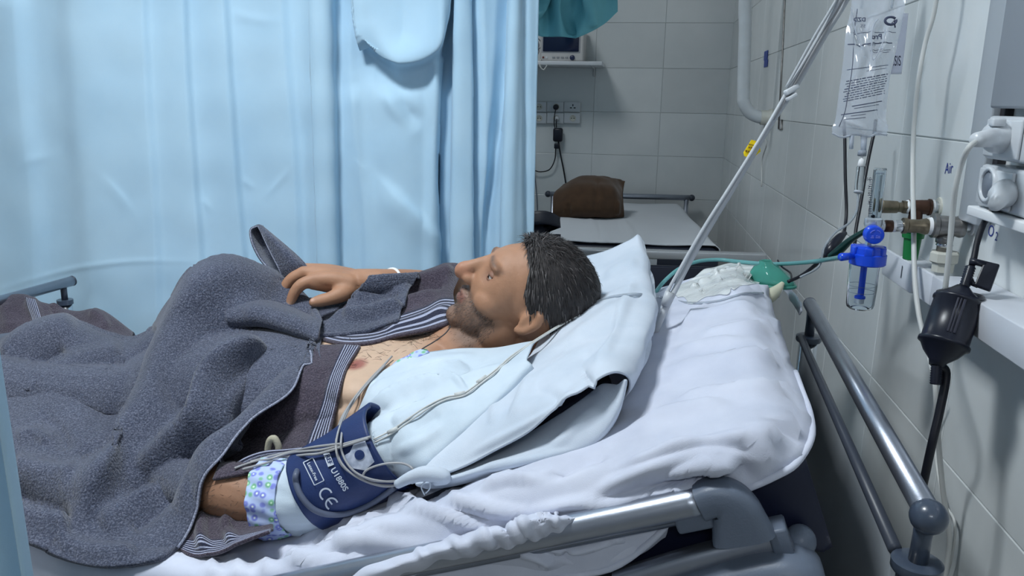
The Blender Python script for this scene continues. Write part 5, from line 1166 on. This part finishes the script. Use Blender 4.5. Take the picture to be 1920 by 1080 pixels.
PLUM = wool('plum_wool', (72, 65, 76), (56, 50, 62), (94, 86, 98))
PLUMS = wool('plum_wool_hem', (72, 65, 76), (56, 50, 62), (94, 86, 98), (.70, .97, 6))
PLUMR = wool('plum_wool_band', (72, 65, 76), (56, 50, 62), (94, 86, 98), (.08, .95, 6))
STITCH = mat('pale_stitch', (150, 154, 172), .9, var=.5, vscale=500, col2=(86, 90, 106))
def stitch(path, parent, r=.0021, n=None):
    path = A(path); n = n or len(path); return obj('edge_stitch', MB().tube(path, r, 6), STITCH, parent)
tp2 = thing('striped_blanket', 'plum brown blanket with striped hems tucked around the man under the grey one', 'blanket', B(1.0, .4, .82))
# over the chest, under the grey flap
rows = [[(520, 640, .44), (590, 648, .43), (640, 648, .42), (676, 650, .41)], [(490, 710, .37), (565, 705, .36), (618, 700, .35), (648, 698, .345)], [(450, 780, .30), (535, 770, .29), (598, 765, .275), (632, 762, .268)], [(420, 850, .23), (505, 838, .23), (575, 824, .215), (620, 815, .214)], [(400, 900, .19), (480, 885, .185), (560, 862, .175), (622, 842, .18)]]
V = sculpt(net(rows, 70, 80), [([(600, 680), (580, 740), (570, 800)], .008, 14), ([(560, 690), (530, 760)], -.006, 14)], .2)
V = drape(V, [TB], .008); V = np.swapaxes(V, 0, 1)
sheet('chest_fold', V, PLUMS, tp2, .005)
# over the right forearm and shoulder
rows = [[(700, 560, .72), (720, 556, .74), (752, 552, .76), (788, 550, .78), (822, 545, .80), (842, 540, .82), (862, 540, .84)],
        [(694, 521, .635), (716, 519, .64), (750, 517, .66), (785, 515, .68), (820, 504, .70), (842, 496, .72), (866, 497, .74)],
        [(672, 548, .585), (700, 548, .59), (738, 545, .60), (776, 540, .62), (815, 530, .63), (840, 522, .65), (860, 522, .68)],
        [(640, 582, .53), (672, 585, .53), (715, 585, .535), (760, 575, .545), (805, 562, .56), (834, 550, .58), (850, 548, .60)],
        [(612, 612, .475), (652, 620, .47), (700, 618, .47), (748, 606, .475), (795, 590, .49), (826, 574, .51), (853, 574, .51)],
        [(588, 634, .435), (642, 647, .425), (694, 645, .42), (742, 632, .42), (794, 622, .42), (830, 612, .425), (856, 602, .44)]]
V = sculpt(net(rows, 80, 110), [([(690, 590), (760, 570), (830, 548)], .012, 10), ([(780, 530), (820, 518), (850, 505)], .012, 12), ([(760, 545), (800, 540), (840, 530)], -.012, 8), ([(720, 620), (790, 600), (850, 575)], .008, 7)], .2)
VF = V.copy(); VF[:, :92] = drape(V[:, :92], [TB], .007)
arm_fold = sheet('arm_fold', VF, PLUMS, tp2, .005)
# far side, left
rows = [[(-80, 650, .78), (0, 650, .78), (60, 650, .78), (110, 650, .78), (160, 650, .78), (210, 650, .76), (256, 640, .74)],
        [(-80, 560, .74), (0, 557, .74), (45, 555, .74), (80, 570, .73), (140, 586, .72), (190, 584, .71), (250, 625, .70)],
        [(-80, 600, .66), (0, 600, .66), (45, 600, .66), (85, 605, .65), (140, 612, .64), (190, 615, .64), (248, 632, .66)],
        [(-80, 680, .55), (0, 680, .55), (50, 670, .55), (90, 660, .55), (140, 655, .55), (190, 655, .56), (246, 648, .60)]]
V = sculpt(net(rows, 50, 90), [([(55, 560), (75, 590), (82, 620)], .014, 6, 12), ([(90, 575), (110, 590), (120, 615)], -.012, 8), ([(170, 585), (190, 600), (200, 620)], .010, 8), ([(10, 570), (20, 620)], .008, 12)], .15)
lf_ = sheet('leg_fold', V, PLUM, tp2, .005); TL = bvh(lf_)
st = net([[(46, 557, .73), (50, 575, .70), (58, 598, .66), (62, 630, .62)], [(66, 562, .73), (72, 578, .70), (78, 600, .66), (80, 630, .62)]], 20, 30)
sheet('stripe_band', drape(st, [TL], .003), PLUMR, tp2, .002)
# near side: the corner lying on the sheet
rows = [[(360, 950, .11), (405, 962, .10), (450, 975, .09), (490, 982, .08), (512, 986, .07)], [(350, 985, .075), (398, 985, .075), (445, 992, .065), (485, 995, .055), (512, 992, .055)], [(338, 1010, .045), (380, 1012, .045), (425, 1010, .04), (470, 1002, .035), (508, 994, .045)], [(326, 1024, .035), (362, 1043, .02), (408, 1038, .015), (462, 1014, .02), (505, 998, .035)]]
V = sculpt(net(rows, 40, 60), [([(385, 965), (380, 1000), (390, 1035)], .014, 7, 12), ([(420, 1000), (440, 985)], -.006, 8), ([(440, 1020), (425, 990), (430, 970)], .010, 9)], .15)
sheet('corner_fold', drape(V, [bvh(sh_)], .006), PLUMS, tp2, .005)
hb_ = [Q(*a) for a in ((414, 828, .20), (408, 850, .165), (408, 872, .15), (418, 886, .142), (438, 880, .14), (470, 862, .15), (500, 852, .155), (535, 848, .16), (580, 842, .165))]
obj('rolled_hem', MB().tube(hb_, [.007, .008, .008, .008, .008, .007, .006, .005, .004], 12, smooth=50), PLUMR, tp2, uv=None)
rh = bpy.data.objects['rolled_hem']; nv = len(rh.data.vertices); ul = rh.data.uv_layers.new(name='UVMap'); li = np.zeros(len(rh.data.loops), int); rh.data.loops.foreach_get('vertex_index', li)
uvv = np.zeros((nv, 2)); uvv[:, 1] = (np.arange(nv) % 12)/12; ul.data.foreach_set('uv', uvv[li].ravel())
# ---------------------------------------------------------------- grey blanket
tg2 = thing('grey_blanket', 'thick grey wool blanket heaped over his legs and belly', 'blanket', B(1.2, .3, .78))
top = [(-170, 670, .40), (0, 640, .43), (130, 607, .46), (250, 638, .50), (330, 572, .52), (400, 512, .54), (470, 505, .56), (530, 526, .605), (580, 566, .58), (602, 606, .48)]
bot = [(-170, 975, .0), (20, 1010, -.022), (130, 1054, -.026), (230, 1066, -.022), (322, 1036, .02), (370, 962, .07), (404, 884, .105), (478, 804, .185), (560, 732, .275), (584, 645, .375)]
rows = [[(x, y+70, w_+.20) for x, y, w_ in top], top]
for f_ in (.2, .4, .6, .8, 1.0):
    r_ = []
    for k, (a, b) in enumerate(zip(top, bot)):
        bul = .055*math.sin(math.pi*min(f_*1.05, 1))*np.interp(k, [0, 4, 6, 9], [1, 1, .7, .25])
        r_.append((a[0]+(b[0]-a[0])*f_, a[1]+(b[1]-a[1])*f_, a[2]+(b[2]-a[2])*f_ - bul))
    rows.append(r_)
V = net(rows, 190, 260)
folds = [([(492, 524), (455, 520), (415, 538), (378, 600), (345, 680), (312, 765), (262, 835), (190, 920), (120, 1000)], .055, 24, 48),
  
  ([(530, 640), (470, 625), (415, 632), (388, 680), (370, 740), (362, 800)], -.085, 20, 26),
  ([(520, 660), (450, 680), (410, 720), (385, 790), (340, 850), (255, 930)], .050, 13, 30),
  ([(578, 652), (520, 690), (455, 760), (400, 815), (340, 862), (270, 915), (225, 950)], -.055, 10, 16),
  ([(580, 670), (540, 730), (460, 810), (405, 850), (372, 910), (330, 985)], .020, 22, 22),
  ([(48, 735), (55, 700), (80, 672), (125, 650)], -.024, 10, 16), ([(5, 690), (35, 650), (85, 622), (150, 612)], .022, 20, 18), ([(70, 740), (110, 690), (190, 668), (240, 655)], .014, 22),
  ([(155, 708), (205, 698), (258, 672)], -.008, 4, 6), ([(255, 720), (258, 690), (280, 650), (300, 610)], -.018, 10, 14), ([(300, 700), (285, 740), (270, 800)], -.010, 8),
  ([(15, 915), (60, 935), (115, 960), (140, 955)], -.07, 16, 18), ([(20, 870), (80, 890), (150, 905)], .020, 24), ([(10, 960), (70, 985), (140, 1000)], .024, 18, 22), ([(140, 860), (190, 850), (240, 800), (265, 760)], -.014, 14), ([(30, 820), (70, 815), (95, 835)], .008, 10), ([(70, 780), (110, 800), (130, 850)], -.010, 14),
  ([(290, 905), (240, 950), (190, 1000)], .018, 20), ([(240, 1000), (290, 960), (330, 920)], -.012, 14), ([(100, 1020), (180, 1040), (260, 1045)], .012, 16)]
V = sculpt(V, folds, .18)
V = wob(V, .004, 18, 17)
TSH = bvh(sh_); V = drape(V, [TBH, TSH], .010)
gb = sheet('main_cloth', V, GREY, tg2, .008)
stitch([p + (CAM-p)/np.linalg.norm(CAM-p)*.004 for p in V[-1, 120:255]], tg2)
BV.append(bvh(gb))
# grey fold over the right wrist
rows = [[(436, 545, .55), (492, 548, .56), (548, 578, .56), (604, 600, .50)], [(428, 566, .47), (482, 566, .48), (542, 582, .485), (602, 610, .43)], [(424, 590, .425), (478, 588, .43), (540, 602, .42), (598, 626, .395)], [(432, 610, .425), (482, 608, .425), (540, 620, .41), (594, 640, .39)], [(444, 614, .46), (488, 614, .46), (540, 624, .45), (590, 640, .42)]]
V = wob(sculpt(net(rows, 50, 70), [([(450, 585), (510, 590), (580, 612)], .010, 12)], .2), .003, 40, 6)
sheet('rolled_fold', V, GREY, tg2, .008)
rows = [[(698, 530, .66), (718, 527, .66), (752, 524, .68), (785, 522, .70)], [(694, 519, .63), (716, 517, .635), (750, 515, .655), (784, 513, .675)], [(672, 545, .58), (698, 545, .58), (734, 541, .59), (772, 538, .61)],
        [(640, 580, .525), (668, 580, .523), (712, 573, .527), (762, 558, .545)], [(606, 612, .475), (646, 612, .47), (696, 606, .48), (752, 586, .505)], [(598, 630, .455), (640, 628, .455), (692, 620, .465), (748, 600, .49)]]
V = sculpt(net(rows, 60, 70), [([(640, 592), (690, 590), (760, 570)], .018, 9, 10), ([(660, 560), (720, 548), (775, 535)], .012, 10), ([(640, 578), (690, 574), (740, 556)], -.018, 7), ([(690, 545), (740, 560), (770, 580)], -.008, 8)], .15)
TA = bvh(arm_fold)
sheet('wrist_fold', drape(V, [TB, TA], .012), GREY, tg2, .007)
rows = [[(560, 560, .66), (620, 556, .66), (680, 552, .66)], [(578, 580, .585), (622, 580, .575), (664, 576, .575)], [(592, 610, .52), (625, 610, .51), (656, 606, .51)], [(596, 640, .455), (628, 642, .45), (660, 642, .45)]]
sheet('palm_fold', wob(net(rows, 30, 30), .004, 50, 2), GREY, tg2, .006)
# the corner sticking up beside the hand
front = [[(484, 424, .640), (488, 424, .640), (492, 426, .640)], [(492, 440, .610), (503, 440, .600), (516, 446, .615)], [(502, 462, .595), (522, 460, .585), (540, 466, .60)], [(514, 486, .585), (540, 480, .575), (560, 484, .595)], [(524, 506, .58), (552, 500, .572), (576, 502, .59)], [(532, 530, .585), (560, 524, .58), (582, 522, .60)]]
back = [[(492, 425, .645), (486, 423, .655), (482, 424, .645)], [(496, 440, .672), (482, 430, .668), (470, 432, .64)], [(506, 462, .675), (488, 455, .668), (473, 455, .63)], [(516, 486, .672), (500, 482, .66), (486, 482, .625)], [(524, 506, .66), (512, 502, .65), (502, 503, .615)], [(532, 530, .64), (522, 526, .63), (514, 524, .60)]]
Vf_ = net(front, 50, 30); sheet('corner_front', Vf_, GREY, tg2, .006)
Vk = net(back, 50, 30); sheet('corner_back', Vk, GREY, tg2, .006)
stitch([p + (CAM-p)*.002 for p in Vf_[:, 0]], tg2, .0017); stitch([p + (CAM-p)*.002 for p in Vk[:, -1]], tg2, .0017)
# ================================================================== pressure cuff, leads, mask
NAVC = mat('navy_cuff', (34, 52, 98), .5, var=.08, vscale=20, bump=.15, bscale=500)
V = sleeve([Q(736, 835, .166), Q(692, 861, .158), Q(650, 886, .148), Q(616, 905, .139), Q(584, 923, .132)], [.066, .064, .060, .058, .0575], 40, 72, .006, 3)
tc_ = thing('pressure_cuff', 'navy blood pressure cuff wrapped around his near upper arm', 'blood pressure cuff', Q(640, 940, .12))
cf = sheet('cuff_band', wob(V, .002, 40, 2), NAVC, tc_, .004)
TC = bvh(cf)
def decal(name, V2, Fc, cx, cy, ang, sx, sy, m, off=.0025, parent=tc_):
    """flat print laid onto the cuff: shape in its own units, centre and size by where it sits on the cuff"""
    ca, sa = math.cos(ang), math.sin(ang)
    return obj(name, MB().add([hit(cx + v[0]*sx*ca + v[1]*sy*sa, cy + v[0]*sx*sa - v[1]*sy*ca, off, [TC]) for v in V2], Fc), m, parent, smooth=False)
LET = mat('cuff_print', (196, 204, 216), .6)
ag = math.radians(58)
for s, x, y, sz in (('U1880S', 636, 899, 15.5), ('REF', 616, 861, 11.5), ('Latex-Free', 586, 884, 8.5)):
    V2, Fc = textmesh(s, 1.0, .02); 
    if s == 'REF':
        q = A([(-1.15, -.52), (1.15, -.52), (1.15, .52), (-1.15, .52)]); n_ = 6
        G = [((-1.15+2.3*i/8), (-.52+1.04*j/4)) for j in range(5) for i in range(9)]
        decal('print_box', G, [(j*9+i, j*9+i+1, (j+1)*9+i+1, (j+1)*9+i) for j in range(4) for i in range(8)], x, y, ag+.2, sz, sz, LET, .0024)
        decal('lettering', V2, Fc, x, y, ag+.2, sz, sz, NAVC, .0034)
    else: decal('lettering', V2, Fc, x, y, ag + (.1 if s[0] == 'L' else 0), sz, sz, LET, .0030)
for k, (x, y) in enumerate(((611, 927), (622, 945))):               # the CE mark: two open rings, the second with a bar
    for r0, r1, a0, a1 in [(.74, 1.0, 1.15, 5.13)]:
        n_ = 18; G = [(r*math.cos(a), r*math.sin(a)) for r in (r0, r1) for a in np.linspace(a0, a1, n_)]
        decal('ce_mark', G, [(i, i+1, n_+i+1, n_+i) for i in range(n_-1)], x, y, ag-.12, 12.5, 12.5, LET, .0030)
    if k: decal('ce_mark', [(-.8, -.12), (-.3, -.12), (.1, -.12), (.1, .12), (-.3, .12), (-.8, .12)], [(0, 1, 4, 5), (1, 2, 3, 4)], x, y, ag-.12, 12.5, 12.5, LET, .0030)
fr_ = []
for (a, b) in (((-2.7, -.95), (2.7, -.95)), ((2.7, -.95), (2.7, .95)), ((2.7, .95), (-2.7, .95)), ((-2.7, .95), (-2.7, -.95))):
    d_ = A(b)-A(a); n_ = A([-d_[1], d_[0]])/np.linalg.norm(d_)*.09
    G = [tuple(A(a)+d_*t_+n_*k) for k in (-1, 1) for t_ in np.linspace(0, 1, 9)]
    decal('print_frame', G, [(i, i+1, 10+i, 9+i) for i in range(8)], 588, 884, ag+.1, 8.8, 10.5, LET, .0028)
# white velcro patch with a navy dot
pl = [(666, 826), (683, 823), (702, 866), (684, 882), (660, 878), (644, 855), (656, 848)]
cx, cy = 671, 856; ring = A(pl, float)-A([cx, cy]); G = []; nr = 7
dense = []
for i in range(len(ring)):
    for t_ in np.linspace(0, 1, 6)[:-1]: dense.append(ring[i]*(1-t_)+ring[(i+1) % len(ring)]*t_)
dense = A(dense); n_ = len(dense)
G = [(0, 0)] + [tuple(dense[i]*r/nr) for r in range(1, nr+1) for i in range(n_)]
Fc = [(0, 1+i, 1+(i+1) % n_) for i in range(n_)] + [(1+(r-1)*n_+i, 1+r*n_+i, 1+r*n_+(i+1) % n_, 1+(r-1)*n_+(i+1) % n_) for r in range(1, nr) for i in range(n_)]
decal('white_patch', G, Fc, cx, cy, 0, 1, -1, mat('patch_white', (206, 212, 224), .6, var=.25, vscale=60, col2=(120, 132, 158)), .0024)
Gd = [(0, 0)] + [(9.5*math.cos(a)*r, 9.5*math.sin(a)*r) for r in (.5, 1) for a in np.linspace(0, 6.283, 21)[:-1]]
decal('patch_dot', Gd, [(0, 1+i, 1+(i+1) % 20) for i in range(20)] + [(1+i, 21+i, 21+(i+1) % 20, 1+(i+1) % 20) for i in range(20)], 674, 853, 0, 1, -1, NAVC, .0034)
TS = [TC, TB, bvh(gown)] + [bvh(o) for o in gown.children if o.name.startswith('sleeve')] + [bvh(sh_), bvh(obj_p)] + BV + [bvh(o) for o in tp2.children if o.name.startswith(('chest', 'rolled'))]
hose = [hit(x, y, .006, TS) for x, y in ((556, 886), (555, 905), (566, 932), (588, 955), (618, 965), (655, 962), (690, 948), (718, 930), (740, 914))]
hose = [Q(590, 872, .21), Q(568, 868, .175)] + hose
obj('air_hose', MB().tube(hose, .0042, 12, smooth=60), mat('hose_grey', (88, 96, 116), .4), tc_)
# thin grey leads looped over the cuff and up over the pillow
te = thing('ecg_leads', 'grey monitor leads looped over the cuff and gown', 'cables', Q(680, 900, .1))
paths = [[(735, 668), (700, 705), (668, 742), (640, 785), (630, 830), (638, 868), (668, 893), (705, 908), (745, 910), (772, 897), (774, 880), (755, 869), (720, 870), (690, 880), (682, 893), (705, 902), (745, 901), (768, 892)],
         [(728, 676), (690, 715), (655, 760), (634, 810), (632, 848), (648, 878), (680, 900), (720, 912), (752, 908)],
         [(722, 684), (684, 726), (650, 775), (640, 820), (642, 850), (660, 880), (690, 897), (730, 903), (765, 899)],
         [(440, 878), (475, 866), (508, 860), (540, 850), (575, 846), (605, 843), (640, 834), (695, 819)], [(455, 880), (500, 868), (535, 858), (570, 853), (600, 850), (640, 838), (690, 822)], [(470, 866), (505, 856), (550, 846), (590, 838), (640, 832)]]
for k, pth in enumerate(paths):
    pts = [hit(x, y, .0065+.0014*(k % 3), TS, 1.15) for x, y in pth]; 
    d_ = A([np.linalg.norm(p-CAM) for p in pts]); ds = np.convolve(np.r_[d_[0], d_, d_[-1]], [.25, .5, .25], 'valid'); ds = np.minimum(ds, d_)
    pts = [CAM + (p-CAM)/a*b for p, a, b in zip(pts, d_, ds)]
    obj('lead', MB().tube(pts, .0016 if k < 3 else .0019, 8, smooth=90), CABG, te)
for k, dy in enumerate((0, 6)):
    pth = [(700, 824), (735, 806), (770, 782), (800, 762), (835, 745), (868, 738), (900, 716), (930, 693), (960, 667), (1000, 640), (1045, 612), (1085, 590)]
    pts = [hit(x+k*2, y+dy*(1-i/12), .0035, TS, 1.2) for i, (x, y) in enumerate(pth)]
    d_ = A([np.linalg.norm(p-CAM) for p in pts]); ds = np.minimum(np.convolve(np.r_[d_[0], d_, d_[-1]], [.25, .5, .25], 'valid'), d_)
    obj('lead', MB().tube([CAM + (p-CAM)/a*b for p, a, b in zip(pts, d_, ds)], .0014, 8, smooth=90), CABW, te)
for x, y, x2, y2 in ((895, 718, 912, 706), (852, 741, 872, 737), (728, 812, 745, 803)):
    obj('lead_clip', MB().tube([hit(x, y, .005, TS), hit(x2, y2, .005, TS)], .0034, 10), CABW, te)
lp = [hit(*a, .006, TS, 1.25) for a in ((505, 862), (502, 845), (508, 826), (516, 826), (522, 842), (518, 862))]
tag(obj('beige_loop', MB().tube([Q(x, y, .165) for x, y in ((506, 866), (502, 848), (505, 828), (514, 822), (522, 836), (522, 852), (516, 862))], .0052, 8, smooth=36), mat('beige_felt', (176, 170, 150), .9, bump=.4, bscale=500)), 'small beige strap loop standing up beside his elbow', 'strap')
# ---------------------------------------------------------------- cable trunk from the monitor above down to the bed
tk = thing('monitor_cable', 'pale monitor cables stretched from above down behind the pillow', 'cable', P(1212, 662, 1.36))
CABT = mat('trunk_cable', (186, 190, 194), .35)
def trunk(pts, r, n=60): return MB().tube([P(*a) for a in pts], r, 12, smooth=n)
obj('thick_cable', trunk([(1640, -110, 1.18), (1592, -10, 1.22), (1545, 68, 1.25), (1492, 160, 1.28), (1440, 240, 1.29), (1385, 335, 1.30), (1330, 425, 1.31), (1285, 505, 1.32), (1248, 580, 1.33), (1225, 632, 1.35), (1208, 668, 1.38)], .0052), CABT, tk)
obj('thin_cable', trunk([(1625, -110, 1.18), (1580, -10, 1.21), (1535, 70, 1.245), (1478, 168, 1.275), (1425, 260, 1.285), (1372, 345, 1.295), (1318, 430, 1.305), (1272, 510, 1.315), (1250, 552, 1.325), (1235, 600, 1.34), (1222, 640, 1.36)], .0030), CABT, tk)
obj('thin_cable', trunk([(1618, -110, 1.18), (1573, -10, 1.21), (1525, 72, 1.24), (1474, 164, 1.272)], .0022, 30), CABT, tk)
obj('thin_cable', trunk([(1630, -110, 1.185), (1586, -10, 1.215), (1538, 74, 1.24), (1486, 164, 1.272), (1450, 225, 1.285)], .0020, 30), MATS['grey_cable'], tk)
a, b = P(1474, 174, 1.27), P(1494, 162, 1.275); xx = (b-a)/np.linalg.norm(b-a)
obj('cable_clip', MB().box((a+b)/2, (xx, UP-xx*(UP @ xx), np.cross(xx, UP)), (.013, .005, .006), .002), WHITE, tk)
obj('cable_clip', MB().box((a+b)/2+P(1484, 182, 1.27)-P(1484, 168, 1.27), (xx, UP-xx*(UP @ xx), np.cross(xx, UP)), (.009, .0035, .006), .0015), WHITE, tk)
obj('yoke', MB().tube([P(1256, 548, 1.318), P(1246, 572, 1.325)], [.008, .007], 12), CABT, tk)
yt = [P(*q) for q in ((1409, 262, 1.298), (1417, 264, 1.298), (1424, 272, 1.300), (1426, 284, 1.302), (1414, 294, 1.302), (1402, 296, 1.300), (1395, 292, 1.298), (1394, 286, 1.298))]
nn = np.cross(yt[1]-yt[0], yt[3]-yt[0]); nn /= np.linalg.norm(nn); k6 = len(yt)
tgm = MB().add([p+nn*.0008 for p in yt]+[p-nn*.0008 for p in yt], [tuple(range(k6)), tuple(range(2*k6-1, k6-1, -1))]+[(i, (i+1) % k6, k6+(i+1) % k6, k6+i) for i in range(k6)])
yo = obj('yellow_tag', tgm, mat('yellow_card', (250, 216, 10), .5), tk, smooth=False)
mb = MB(); u1 = (RT*.97-UP*.22); u2 = (UP*.97+RT*.22)
for x, y, hx, hy in ((1409, 271.5, .0048, .0006), (1405, 276.5, .0012, .0012), (1408.5, 277, .0010, .0014), (1399.5, 283, .0016, .0014), (1404, 284, .0013, .0016), (1409, 283.5, .0006, .0007)):
    mb.box(P(x, y, 1.2965), (u1, u2, FW), (hx, hy, .0002))
o = obj('tag_print', mb, mat('tag_ink', (110, 84, 8), .6), yo, smooth=False); o['kind'] = 'stuff'
# ---------------------------------------------------------------- oxygen mask with reservoir bag on the sheet
TS2 = [bvh(sh_)]
tm = thing('oxygen_mask', 'teal oxygen mask lying on the sheet near the head rail', 'oxygen mask', Q(1455, 545, .82))
TEALP = mat('teal_plastic', (104, 192, 176), .1, trans=.55, ior=1.18, spec=.7)
mc = Q(1456, 512, .83); mx_ = A([EL*.95+EZ*.15, EW, EZ*.95-EL*.15])
rowsm = []
for i, (h, r1, r2) in enumerate(((.0, .042, .030), (.010, .041, .029), (.022, .034, .024), (.032, .024, .017), (.038, .013, .011), (.046, .011, .010))):
    rowsm.append([mc - EZ*.022 + EZ*h + EL*(h*.5) + (EL*math.cos(a)*r1*(1+.12*math.cos(3*a)) + EW*math.sin(a)*r2*1.3) for a in np.linspace(0, 2*math.pi, 33)])
o = sheet('mask_shell', wob(A(rowsm), .002, 90, 3), TEALP, tm, .0018)
obj('mask_rim', MB().tube(rowsm[0], .0035, 8, cap=False), TEALP, tm)
obj('mask_port', MB().tube([Q(1440, 505, .83), Q(1430, 508, .83), Q(1424, 516, .82)], [.009, .011, .010], 14), TEALP, tm)
obj('valve', MB().tube([Q(1468, 530, .79), Q(1456, 545, .78), Q(1440, 556, .76), Q(1428, 556, .76)], [.004, .011, .014, .006], 12, smooth=20), mat('valve_cream', (222, 220, 196), .35, trans=.2), tm)
obj('valve_strap', MB().tube([Q(1466, 534, .79), Q(1464, 545, .78), Q(1458, 556, .77)], .004, 8), TAPE, tm)
obj('elastic_strap', MB().tube([Q(1458, 488, .86), Q(1466, 500, .84), Q(1482, 512, .82), Q(1484, 526, .81)], .0018, 8, smooth=24), BLACK, tm)
# reservoir bag
BAGM = mat('frosted_film', (246, 250, 250), .15, alpha=.62, spec=.7, var=.05, vscale=30, bump=.35, bscale=45, bdist=.006)
rows = [[(1262, 548, .80), (1300, 520, .86), (1350, 496, .92), (1395, 490, .93), (1432, 498, .90)], [(1272, 556, .74), (1312, 532, .80), (1360, 510, .86), (1400, 503, .87), (1430, 508, .85)], [(1285, 558, .70), (1322, 546, .74), (1368, 530, .80), (1402, 522, .82), (1426, 520, .82)], [(1290, 566, .66), (1330, 558, .70), (1372, 545, .75), (1405, 535, .78), (1424, 528, .80)]]
V = sculpt(net(rows, 60, 80), [([(1290, 545), (1330, 530), (1370, 500)], .010, 5), ([(1310, 555), (1350, 540), (1400, 530)], .009, 5), ([(1340, 515), (1360, 535), (1375, 548)], .008, 4), ([(1385, 495), (1390, 515), (1410, 530)], .009, 4), ([(1300, 525), (1320, 550)], -.007, 4), ([(1350, 505), (1395, 515)], -.007, 4)], .15)
sheet('reservoir_bag', drape(wob(V, .005, 80, 8), TS2, .006), BAGM, tm, .001)
TUBT = mat('teal_tube', (128, 190, 192), .15, trans=.35, ior=1.2, spec=.7)
tt_ = [Q(1226, 552, .80), Q(1245, 528, .84), Q(1272, 505, .88), Q(1305, 491, .92), Q(1345, 487, .94), Q(1390, 491, .92), Q(1440, 495, .88)]
tt_ += [P(1480, 494, 1.58), P(1520, 491, 1.46), P(1550, 487, 1.38), n1 + A([.003, 0, 0])]
tag(obj('oxygen_tube', MB().tube(tt_, .0042, 12, smooth=90), TUBT), 'teal oxygen tube from the blue flowmeter to the bed', 'tube')
cl_ = [(1108, 570), (1150, 556), (1200, 552), (1240, 558), (1290, 568), (1340, 566), (1375, 556), (1400, 550), (1430, 550)]
pts = [hit(x, y, .003, TS2+[bvh(obj_p)], 1.4) for x, y in cl_]
tag(obj('clear_line', MB().tube(pts, .0026, 8, smooth=70), MATS['clear_line']), 'clear thin line lying across the pillow and sheet', 'tube')
